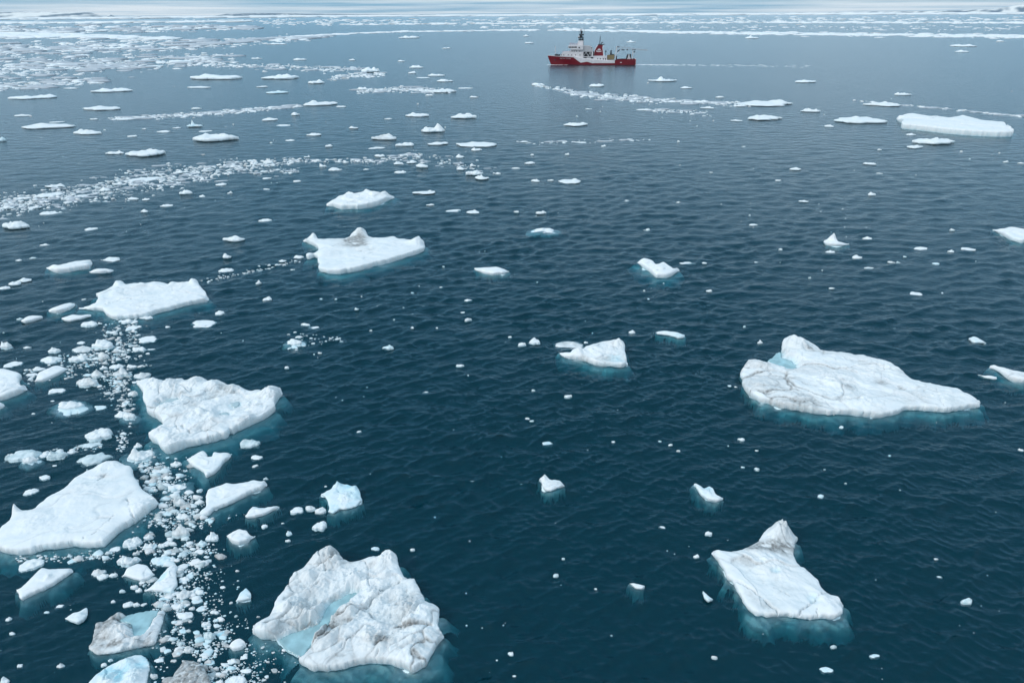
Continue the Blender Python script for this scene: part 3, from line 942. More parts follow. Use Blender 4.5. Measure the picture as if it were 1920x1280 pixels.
floe('wide jagged-rimmed floe with grey melt pools and rubble along its near side', z4([
    (152, 185), (250, 160), (340, 140), (370, 180), (440, 200), (480, 178), (545, 190), (560, 160), (650, 148), (680, 180), (720, 160), (800, 140),
    (880, 170), (940, 200), (1010, 178), (1080, 210), (1150, 230), (1215, 212), (1300, 260), (1390, 295), (1470, 278), (1520, 300), (1570, 275), (1630, 262),
    (1710, 285), (1748, 335), (1720, 380), (1690, 430), (1660, 470), (1672, 530), (1600, 590), (1480, 650), (1350, 710), (1215, 778), (1170, 770),
    (1165, 810), (1120, 835), (980, 870), (850, 900), (720, 920), (620, 960), (530, 1000), (460, 990), (420, 950), (400, 905), (330, 880), (280, 800),
    (330, 730), (395, 672), (455, 668), (350, 610), (275, 565), (285, 520), (235, 430), (250, 380), (215, 320), (170, 250)]),
    h=0.95, rough=1.3, dirt_shade=0.7, blue=0.06, strike=35, lump=1.1, dome=0.32, feature=2.3, foot=(3.0, 0.15, 0.9, 2.2), short='wide jagged-rimmed floe', res=1.2,
    pools=[(z4([(390, 445), (520, 388), (605, 385), (595, 450), (490, 468), (400, 480)]), 0.62), (z4([(1178, 440), (1262, 420), (1275, 465), (1200, 482)]), 0.66), (z4([(1050, 545), (1155, 540), (1165, 580), (1080, 585)]), 0.62)],
    bumps=zs(z4, [(330, 260, 18, 0.7), (520, 260, 18, 0.7), (800, 220, 20, 0.6), (1010, 240, 18, 0.5), (1620, 340, 22, 0.7), (1200, 280, 18, 0.4), (430, 530, 20, 0.4), (560, 830, 26, 0.4), (390, 760, 14, 0.5), (1360, 620, 16, 0.5), (480, 930, 16, 0.3), (650, 400, 8, 0.4), (1000, 620, 20, 0.3), (820, 570, 14, 0.4)]),
    cracks=[(z4([(430, 210), (400, 300), (390, 380)]), 1.3), (z4([(480, 690), (640, 690), (760, 770), (960, 740), (1170, 770)]), 2.0), (z4([(860, 610), (930, 530)]), 1.2), (z4([(400, 780), (470, 720)]), 1.0), (z4([(590, 600), (560, 680), (640, 760)]), 1.4), (z4([(760, 470), (860, 380)]), 1.0)],
    stains=zs(z4, [(640, 340, 12, 4, 0.5), (740, 470, 14, 6, 0.3), (1220, 320, 8, 3, 0.5), (600, 600, 14, 8, 0.3), (900, 725, 18, 3, 0.4)]))

floe('broad smooth white slab running off the left, brash ice along its near edge', z5([
    (-70, 1060), (0, 935), (80, 880), (105, 800), (135, 762), (150, 800), (190, 795), (280, 785), (400, 680), (540, 610), (600, 550), (640, 510), (730, 460),
    (850, 400), (910, 375), (990, 375), (1060, 405), (1115, 410), (1130, 480), (1180, 560), (1210, 610), (1300, 665), (1360, 735), (1330, 790), (1230, 870),
    (1130, 940), (1040, 990), (980, 1050), (900, 1125), (800, 1135), (640, 1125), (480, 1145), (370, 1155), (280, 1185), (180, 1195), (80, 1190), (0, 1165), (-60, 1120)]),
    h=0.9, rough=1.1, dirt_shade=0.10, blue=0.05, strike=22, lump=0.42, feature=3.4, foot=(2.2, 0.5, 0.9, 1.8), short='broad smooth white slab', res=1.35,
    cracks=[(z5([(655, 1115), (720, 1030), (820, 990), (980, 850)]), 0.9), (z5([(1085, 690), (1105, 770), (1140, 850)]), 1.4), (z5([(840, 545), (930, 490)]), 1.4)],
    bumps=zs(z5, [(1220, 760, 24, 0.35), (135, 800, 8, 0.5), (930, 430, 24, 0.3), (560, 1000, 20, 0.18), (700, 620, 40, 0.2), (300, 900, 40, 0.2)]),
    stains=zs(z5, [(880, 510, 10, 3, 0.4), (600, 660, 10, 3, 0.18), (1100, 680, 6, 10, 0.25), (900, 870, 14, 2, 0.2)]))

floe('flat white floe with a spiky far rim, above the start of the brash trail', z6([
    (585, 395), (650, 370), (720, 340), (745, 310), (710, 300), (698, 280), (780, 250), (850, 215), (880, 180), (915, 185), (930, 208), (1010, 195), (1060, 200),
    (1110, 195), (1150, 182), (1220, 190), (1275, 210), (1285, 185), (1360, 190), (1400, 180), (1440, 190), (1450, 165), (1480, 185), (1500, 230), (1540, 255),
    (1545, 290), (1568, 330), (1560, 345), (1470, 360), (1380, 380), (1280, 410), (1180, 435), (1090, 465), (980, 475), (850, 480), (800, 450), (770, 415), (690, 410)]),
    h=0.9, rough=0.9, dirt_shade=0.12, blue=0.05, strike=20, lump=0.7, feature=3.2, foot=(2.4, 0.5, 0.9, 2.0), short='flat floe with the spiky rim', res=1.1,
    bumps=zs(z6, [(890, 205, 9, 0.5), (1060, 220, 10, 0.25), (1160, 208, 8, 0.25), (1292, 212, 9, 0.4), (1365, 210, 8, 0.25), (1455, 200, 9, 0.5), (1500, 230, 9, 0.3), (750, 325, 9, 0.3)]),
    cracks=[(z6([(800, 350), (960, 310), (1060, 340)]), 1.0)], stains=zs(z6, [(930, 280, 14, 4, 0.15)]))

floe('flat floe with a brown-stained hump, jagged right corner and forked left end', z7([
    (160, 730), (215, 695), (250, 660), (305, 658), (325, 700), (420, 695), (520, 690), (620, 690), (690, 675), (760, 625), (820, 608), (860, 625), (900, 670),
    (1000, 680), (1080, 685), (1140, 670), (1195, 662), (1220, 690), (1370, 700), (1390, 710), (1440, 680), (1470, 660), (1495, 690), (1500, 720), (1540, 750),
    (1535, 850), (1470, 880), (1350, 915), (1250, 945), (1130, 985), (1000, 1015), (880, 1045), (780, 1075), (650, 1095), (600, 1108), (470, 1105), (390, 1090),
    (345, 1065), (375, 1020), (335, 985), (360, 960), (325, 930), (200, 910), (270, 865), (360, 825), (290, 790), (235, 765)]),
    h=1.1, rough=0.8, dirt_shade=0.2, blue=0.07, strike=12, lump=0.6, feature=4.0, foot=(3.0, 0.5, 0.9, 2.4), short='floe with the brown-stained hump', res=1.2,
    bumps=zs(z7, [(815, 655, 17, 1.15), (1450, 740, 14, 0.8), (290, 690, 8, 0.7)]),
    stains=zs(z7, [(750, 715, 20, 6, 1.7), (810, 775, 14, 4, 1.3), (880, 835, 18, 2, 0.3), (670, 775, 14, 3, 0.4)]),
    cracks=[(z7([(560, 800), (760, 800), (960, 860), (1030, 855)]), 0.9)])

floe('plump white floe with a crown of small spikes, open water all round', z7([
    (430, 320), (480, 270), (540, 240), (560, 220), (635, 205), (650, 180), (680, 170), (715, 188), (800, 180), (850, 165), (880, 175), (915, 160), (950, 178),
    (1020, 175), (1065, 182), (1090, 155), (1130, 200), (1200, 230), (1195, 255), (1110, 290), (1010, 335), (900, 360), (780, 378), (700, 375), (600, 380),
    (540, 365), (520, 350), (440, 345)]),
    h=1.3, rough=0.7, dirt_shade=0.15, blue=0.05, strike=10, lump=0.8, feature=3.0, foot=(3.0, 0.6, 0.9, 2.6), short='plump spike-crowned floe', res=1.0,
    bumps=zs(z7, [(685, 205, 7, 0.55), (885, 205, 8, 0.45), (960, 215, 6, 0.3), (1030, 215, 6, 0.3), (1092, 200, 7, 0.9), (640, 235, 7, 0.35), (1130, 235, 7, 0.3)]))

floe('largest distant floe, a broad white table with a blue near wall, far right', z9([
    (480, 250), (510, 225), (560, 210), (600, 205), (690, 222), (740, 230), (790, 225), (870, 238), (940, 228), (980, 220), (1050, 235), (1130, 255), (1300, 270),
    (1305, 295), (1350, 305), (1345, 330), (1362, 350), (1350, 388), (1250, 390), (1100, 383), (960, 375), (850, 365), (800, 358), (690, 345), (600, 335),
    (520, 328), (512, 310), (540, 290), (500, 278)]),
    h=2.2, rough=0.3, dirt_shade=0.05, blue=0.05, strike=-8, lump=0.5, feature=8.0, foot=(5.0, 0.6, 0.9, 3.0), short='big distant table floe', res=0.8)

floe('wedge-shaped floe with a dark hollow on its near left side', z10([
    (275, 360), (360, 350), (420, 350), (450, 315), (500, 305), (550, 310), (580, 290), (650, 265), (780, 230), (870, 225), (900, 205), (960, 225), (1010, 250),
    (1035, 290), (1020, 320), (1040, 370), (1045, 440), (1055, 480), (1060, 510), (1010, 540), (900, 535), (800, 525), (700, 515), (600, 480), (540, 460),
    (450, 450), (350, 430), (320, 405)]),
    h=0.9, rough=0.7, dirt_shade=0.5, blue=0.06, strike=-14, lump=1.0, feature=2.0, foot=(1.8, 0.1, 1.0, 2.2), short='wedge floe with the dark hollow', res=1.0,
    bumps=zs(z10, [(510, 350, 10, 0.5), (960, 280, 14, 0.6)]), blues=zs(z10, [(930, 450, 16, 6, 0.5)]),
    stains=zs(z10, [(575, 420, 6, 5, 1.0), (900, 300, 3, 6, 0.4), (820, 420, 14, 3, 0.3)]))  # first one: dark grey spot in the near left hollow

floe('long white slab with a thick blue ledge below it, beside the brash trail', z11([
    (585, 630), (600, 590), (640, 560), (640, 500), (650, 440), (700, 425), (760, 410), (780, 395), (830, 405), (900, 395), (980, 375), (1040, 385), (1065, 380),
    (1080, 430), (1040, 460), (960, 485), (880, 530), (800, 570), (700, 605), (660, 645), (610, 650)]),
    h=0.6, rough=1.0, dirt_shade=0.06, blue=0.04, strike=25, lump=0.7, feature=1.8, foot=(1.2, 0.6, 0.9, 1.0), short='slab with the thick blue ledge', res=1.2)

floe('chunky floe with two knobs on its far edge, below the wide jagged floe', z11([
    (500, 225), (550, 195), (580, 180), (620, 165), (645, 190), (640, 210), (680, 205), (690, 172), (740, 180), (800, 180), (820, 195), (815, 230), (770, 260),
    (740, 310), (690, 350), (640, 375), (630, 340), (600, 320), (540, 290), (510, 255)]),
    h=0.55, rough=1.0, dirt_shade=0.05, blue=0.05, strike=20, lump=0.9, feature=1.6, foot=(2.0, -0.8, 0.7, 0.9), short='floe with two knobs', res=1.2)

floe('rounded white block on a wide blue foot, right of the brash trail', z11([
    (785, 780), (830, 745), (880, 727), (930, 740), (960, 775), (1000, 785), (970, 810), (950, 835), (880, 855), (820, 840)]),
    h=0.6, rough=1.0, dirt_shade=0.06, lump=0.6, feature=1.4, foot=(0.9, 0.1, 0.9, 0.8), short='rounded block on a blue foot', res=1.1)

floe('glassy pale-blue floe topped with a little white rubble', z11([
    (1465, 480), (1540, 440), (1560, 410), (1600, 405), (1650, 410), (1690, 415), (1740, 450), (1750, 500), (1765, 530), (1720, 580), (1650, 600), (1600, 600),
    (1560, 630), (1510, 620), (1530, 570), (1510, 530)]),
    h=0.36, rough=1.6, blue=0.55, lump=1.3, feature=1.2, foot=(0.8, 0.0, 1.0, 0.9), short='glassy pale-blue floe', res=1.1,
    bumps=zs(z11, [(1710, 450, 8, 0.4), (1590, 420, 6, 0.3), (1640, 510, 10, 0.25)]), blues=zs(z11, [(1560, 580, 14, 10, 0.4), (1700, 570, 14, 8, 0.4), (1660, 430, 14, 5, 0.4)]))

floe('small tapering floe with a cracked top, pointed to the right', z11([
    (918, 640), (970, 565), (1010, 570), (1060, 575), (1150, 562), (1175, 577), (1120, 610), (1060, 640), (980, 660), (930, 660)]),
    h=0.4, rough=0.9, dirt_shade=0.12, blue=0.06, lump=0.8, feature=1.4, foot=(0.5, 0.3, 1.0, 0.6), short='tapering floe with a cracked top', res=1.1,
    cracks=[(z11([(975, 600), (1020, 640)]), 1.2)], blues=zs(z11, [(1020, 585, 14, 3, 0.4)]))

floe('flat clean floe with a big turquoise ledge, lower left in open water', z16([
    (120, 420), (185, 375), (230, 325), (280, 275), (310, 248), (370, 260), (440, 255), (540, 255), (550, 295), (480, 340), (410, 390), (330, 430), (240, 465),
    (165, 510), (150, 470), (135, 440)]),
    h=0.45, rough=0.9, dirt_shade=0.08, blue=0.03, strike=35, lump=0.6, feature=1.6, foot=(1.5, 0.7, 0.8, 1.0), short='clean floe with a big turquoise ledge', res=1.2,
    bumps=zs(z16, [(365, 330, 8, 0.2)]))

floe('dirty square floe with a bright turquoise pool and grey rubble', z16([
    (668, 845), (690, 790), (705, 740), (715, 660), (780, 650), (830, 610), (890, 590), (960, 600), (1050, 575), (1150, 555), (1240, 572), (1220, 680),
    (1165, 840), (1050, 860), (960, 880), (850, 905), (730, 912), (680, 880)]),
    h=0.42, rough=1.0, dirt_shade=0.9, blue=0.03, strike=25, lump=1.1, dome=0.6, feature=1.4, foot=(0.8, 0.6, 0.8, 0.8), short='dirty square floe with the turquoise pool', res=1.1,
    pools=[z16([(890, 655), (950, 612), (1050, 588), (1170, 572), (1190, 580), (1150, 640), (1110, 720), (1075, 755), (1000, 765), (990, 700), (960, 665)])],
    bumps=zs(z16, [(900, 730, 15, 0.5), (830, 750, 9, 0.4), (1015, 825, 8, 0.45), (890, 615, 9, 0.3), (930, 845, 8, 0.25)]),
    stains=zs(z16, [(760, 700, 22, 20, 0.5), (850, 815, 16, 5, 0.9), (1080, 810, 24, 10, 0.5), (760, 850, 14, 12, 0.4), (860, 650, 10, 6, 0.5)]))

floe('half-drowned blue floe with white patches, cut by the lower edge', z16([
    (640, 1160), (665, 1110), (720, 1045), (800, 985), (900, 940), (1000, 905), (1060, 895), (1100, 930), (1120, 1000), (1105, 1100), (1090, 1200), (1000, 1260), (700, 1260)]),
    h=0.34, rough=0.9, blue=0.25, dirt_shade=0.1, strike=35, lump=1.3, feature=1.4, foot=(1.0, 0.8, 0.2, 0.9), short='half-drowned blue floe', res=1.2,
    blues=zs(z16, [(820, 1040, 24, 10, 0.7), (930, 1040, 10, 22, 0.6), (1075, 960, 14, 26, 0.7), (870, 1100, 20, 4, 0.5)]),
    bumps=zs(z16, [(960, 965, 12, 0.35), (1020, 1050, 15, 0.4), (830, 1085, 18, 0.3), (980, 1110, 14, 0.3)]))

floe('dark brown-grey dirty floe among brash, cut by the lower edge', z16([
    (1245, 1130), (1300, 1040), (1340, 990), (1380, 935), (1450, 940), (1510, 970), (1550, 1040), (1580, 1120), (1590, 1190), (1500, 1250), (1300, 1250), (1235, 1180)]),
    h=0.5, rough=1.1, dirt_shade=1.0, blue=0.1, strike=35, lump=1.0, feature=1.2, foot=(0.5, 0.2, 1.0, 0.6), short='dark brown-grey floe', res=1.1,
    stains=zs(z16, [(1380, 1100, 36, 24, 0.9), (1460, 1080, 30, 26, 1.0), (1420, 1000, 30, 20, 1.0), (1540, 1150, 24, 24, 1.0), (1310, 1060, 16, 16, 0.5)]), bumps=zs(z16, [(1480, 1030, 16, 0.25)]))

floe('low clean white cake of ice in the brash, rounded on top', z16([
    (920, 320), (950, 250), (1030, 220), (1100, 230), (1130, 270), (1165, 310), (1120, 345), (1070, 365), (1000, 345)]),
    h=0.35, rough=0.8, lump=0.4, feature=1.2, short='low white cake in the brash', res=1.1, foot=(0.3, 0, 1, 0.5))

floe('arrowhead-shaped floe with a pale blue hollow, in the brash', z16([
    (1080, 430), (1150, 370), (1200, 310), (1260, 250), (1300, 222), (1335, 240), (1320, 320), (1330, 400), (1290, 450), (1200, 445)]),
    h=0.4, rough=1.1, lump=0.9, feature=1.0, short='arrowhead floe', res=1.1, foot=(0.8, 0.2, 1, 0.8), blues=zs(z16, [(1220, 330, 9, 9, 0.7), (1260, 430, 10, 4, 0.4)]))

floe('grey-white triangular chunk alone in dark water, left of the dirty square floe', z16([
    (485, 635), (540, 590), (590, 580), (650, 545), (660, 620), (630, 660), (585, 682), (520, 660)]),
    h=0.28, rough=1.0, dirt_shade=0.3, blue=0.2, lump=1.0, feature=0.9, short='grey-white triangular chunk', res=1.0)

floe('white dome on a blue skirt at the right edge of the brash', z16([
    (1715, 850), (1730, 810), (1765, 785), (1800, 775), (1835, 800), (1850, 845), (1810, 875), (1750, 885)]),
    h=0.42, rough=0.8, lump=0.4, feature=1.0, short='white dome on a blue skirt', res=1.0, foot=(0.6, 0, 0.6, 0.6))

floe('pale cyan fin-shaped wedge, right of the brash', z16([
    (1765, 510), (1800, 440), (1845, 400), (1880, 440), (1885, 495), (1820, 512)]),
    h=0.3, rough=0.7, blue=0.6, lump=0.5, feature=0.8, short='cyan fin wedge', res=1.0, foot=(0.4, 0, 1, 0.6))

floe('small streaky grey-white bergy bit in the middle of the dark water', z25([
    (200, 625), (245, 605), (290, 630), (360, 640), (400, 685), (350, 710), (290, 735), (240, 720), (225, 680)]),
    h=0.4, rough=1.0, dirt_shade=0.35, blue=0.1, strike=10, lump=1.1, feature=0.9, short='streaky bergy bit', res=1.0, foot=(0.7, -0.5, 1, 0.8),
    bumps=zs(z25, [(245, 625, 6, 0.4), (385, 690, 6, 0.3)]))

floe('small two-lobed blue-and-white bergy bit above the horned floe', z25([
    (1360, 665), (1380, 655), (1440, 690), (1480, 670), (1510, 690), (1530, 740), (1590, 775), (1550, 805), (1480, 800), (1420, 765), (1390, 720)]),
    h=0.4, rough=1.0, blue=0.25, lump=0.9, feature=0.9, short='two-lobed bergy bit', res=1.0, foot=(0.9, -0.8, 0.6, 0.9), blues=zs(z25, [(1460, 700, 10, 6, 0.6)]))

floe('little shield-shaped plate with a drowned cyan point', Z(880, 1040, 4, [(1195, 210), (1230, 205), (1320, 228), (1300, 260), (1250, 258)]),
     h=0.22, rough=0.6, dirt_shade=0.1, lump=0.6, feature=0.7, short='little shield-shaped plate', res=1.0, foot=(0.9, -0.9, 0.8, 0.9))
floe('small glassy grey shard left of the horned floe', Z(880, 1040, 4, [(1745, 258), (1790, 300), (1835, 335), (1790, 358), (1760, 330)]),
     h=0.2, rough=0.6, dirt_shade=0.45, blue=0.5, lump=0.8, feature=0.6, short='glassy grey shard', res=1.0)

floe('notched heart-shaped bergy bit on a wide turquoise skirt', z29([
    (935, 290), (985, 248), (1050, 262), (1085, 300), (1110, 285), (1140, 275), (1170, 300), (1215, 330), (1240, 318), (1258, 350), (1200, 395), (1160, 408),
    (1080, 408), (1040, 370), (980, 330)]),
    h=1.0, rough=0.5, lump=0.7, feature=1.8, short='heart-shaped bergy bit', res=1.0, foot=(3.2, -0.2, 0.6, 2.0))
floe('low glassy grey slab, upper right of the dark-hollowed wedge floe', z29([(1072, 810), (1100, 800), (1160, 795), (1240, 810), (1300, 830), (1290, 860), (1240, 862), (1170, 840), (1090, 832)]),
     h=0.4, rough=0.8, dirt_shade=0.3, blue=0.3, lump=1.0, feature=1.2, short='low glassy grey slab', res=1.0, foot=(0.8, 0.3, 1, 0.9))
floe('boot-shaped white bergy bit with a raised left peak', z31([(410, 685), (460, 665), (490, 648), (510, 680), (560, 695), (615, 710), (570, 725), (500, 728), (430, 720)]),
     h=0.7, rough=0.5, lump=0.5, feature=1.6, short='boot-shaped bergy bit', res=1.0, foot=(1.0, 0.3, 1, 1.2), bumps=zs(z31, [(485, 675, 7, 0.9)]))
floe('flat white floe with a turquoise near edge, cut by the right border', z31([(1680, 600), (1760, 590), (1820, 575), (1880, 585), (1960, 600), (2010, 640), (2000, 690), (1900, 705), (1830, 690), (1760, 650)]),
     h=1.0, rough=0.5, lump=0.5, feature=2.6, short='flat floe cut by the right border', res=1.0, foot=(1.8, 0, 1, 1.6))
floe('grey-flecked white slab cut by the right border, beside the long humped floe', z33([
    (580, 740), (600, 680), (680, 665), (760, 690), (850, 710), (960, 735), (1100, 775), (1280, 805), (1450, 850), (1500, 930), (1450, 1000), (1280, 1050),
    (1100, 1040), (950, 990), (860, 910), (760, 850), (700, 790)]),
    h=0.7, rough=0.4, dirt_shade=0.4, strike=-20, lump=0.8, feature=1.6, short='grey-flecked slab at the right border', res=1.0, foot=(1.5, -0.5, 1, 1.4))
floe('slim white sliver of ice just left of the grey-flecked slab', z33([(335, 885), (400, 865), (470, 895), (560, 885), (650, 890), (750, 925), (735, 985), (650, 980), (500, 950), (420, 905)]),
     h=0.35, rough=0.3, lump=0.7, feature=0.8, short='slim white sliver', res=0.9)
floe('pale grey leaf-shaped pan of thin ice near the right border', z33([(160, 140), (180, 130), (210, 140), (260, 100), (340, 120), (440, 180), (540, 250), (420, 250), (350, 245), (290, 260), (210, 215)]),
     h=0.25, rough=0.3, blue=0.3, dirt_shade=0.1, lump=0.5, feature=1.0, short='leaf-shaped pan', res=0.9)
floe('stacked pair of white slabs joined together, cut by the left border', z36([
    (-350, 500), (-200, 330), (0, 310), (60, 300), (200, 340), (330, 370), (430, 430), (460, 500), (420, 580), (370, 640), (500, 640), (555, 760), (440, 830),
    (300, 890), (100, 965), (-100, 1000), (-300, 850)]),
    h=0.9, rough=0.5, lump=0.6, feature=2.0, short='stacked pair of slabs at the left border', res=1.0, foot=(1.6, 0.5, 1, 1.6), cracks=[(z36([(-200, 660), (100, 640), (370, 625)]), 1.4)])
floe('small white block under the stacked slabs at the left border', z36([(-200, 990), (0, 985), (110, 1040), (80, 1120), (0, 1150), (-200, 1150)]),
     h=0.6, rough=0.4, lump=0.6, feature=1.2, short='white block at the left border', res=1.0, foot=(1.4, 0.8, 0.6, 1.2))
floe('leaf-shaped white floe with a thin blue underside, amid the upper brash', z6([(258, 945), (275, 900), (285, 870), (340, 845), (400, 820), (440, 815), (480, 830), (525, 840), (470, 880), (400, 915), (330, 945)]),
     h=0.5, rough=0.7, lump=0.5, feature=1.4, short='leaf-shaped floe in the upper brash', res=1.0, foot=(0.8, 0.5, 1, 1.0))
floe('rounded white floe on a blue ledge, just left of the spiky-rimmed floe', z6([(358, 405), (390, 385), (440, 365), (520, 342), (578, 350), (560, 385), (520, 410), (450, 430), (380, 430)]),
     h=0.7, rough=0.6, lump=0.6, feature=1.4, short='rounded floe on a blue ledge', res=1.0, foot=(1.4, 0.2, 1, 1.2))
floe('low white pan left of the rounded floe on the blue ledge', z6([(155, 485), (190, 455), (240, 440), (320, 445), (325, 465), (260, 490), (180, 505)]),
     h=0.5, rough=0.6, lump=0.5, feature=1.4, short='low white pan', res=1.0)
floe('long grey-white pan tucked against the tip of the spiky-rimmed floe', z6([(455, 465), (540, 435), (600, 440), (680, 432), (690, 455), (600, 480), (520, 495), (480, 488)]),
     h=0.4, rough=0.6, dirt_shade=0.2, lump=0.6, feature=1.4, short='long grey-white pan', res=1.0)
floe('smooth oblong white floe with a bluish near wall, upper left water', z6([(345, 85), (380, 70), (410, 55), (440, 65), (540, 35), (680, 18), (692, 60), (680, 95), (600, 110), (500, 125), (420, 130), (370, 110)]),
     h=1.0, rough=0.6, lump=0.4, feature=2.4, short='smooth oblong floe', res=1.0, foot=(1.5, 0.3, 1, 1.6))
floe('lens-shaped white pan close below the smooth oblong floe', z6([(665, 120), (720, 90), (800, 88), (862, 105), (840, 125), (760, 135), (690, 132)]),
     h=0.7, rough=0.5, lump=0.5, feature=1.6, short='lens-shaped pan', res=1.0)
floe('flat boat-shaped white floe alone near the centre', Z(480, 420, 4, [(1632, 325), (1700, 320), (1780, 318), (1800, 314), (1850, 328), (1902, 355), (1860, 378), (1780, 386), (1710, 375), (1650, 355)]),
     h=0.6, rough=0.5, dirt_shade=0.06, lump=0.5, feature=1.6, short='boat-shaped floe', res=1.0, foot=(1.0, 0.3, 1, 1.2))

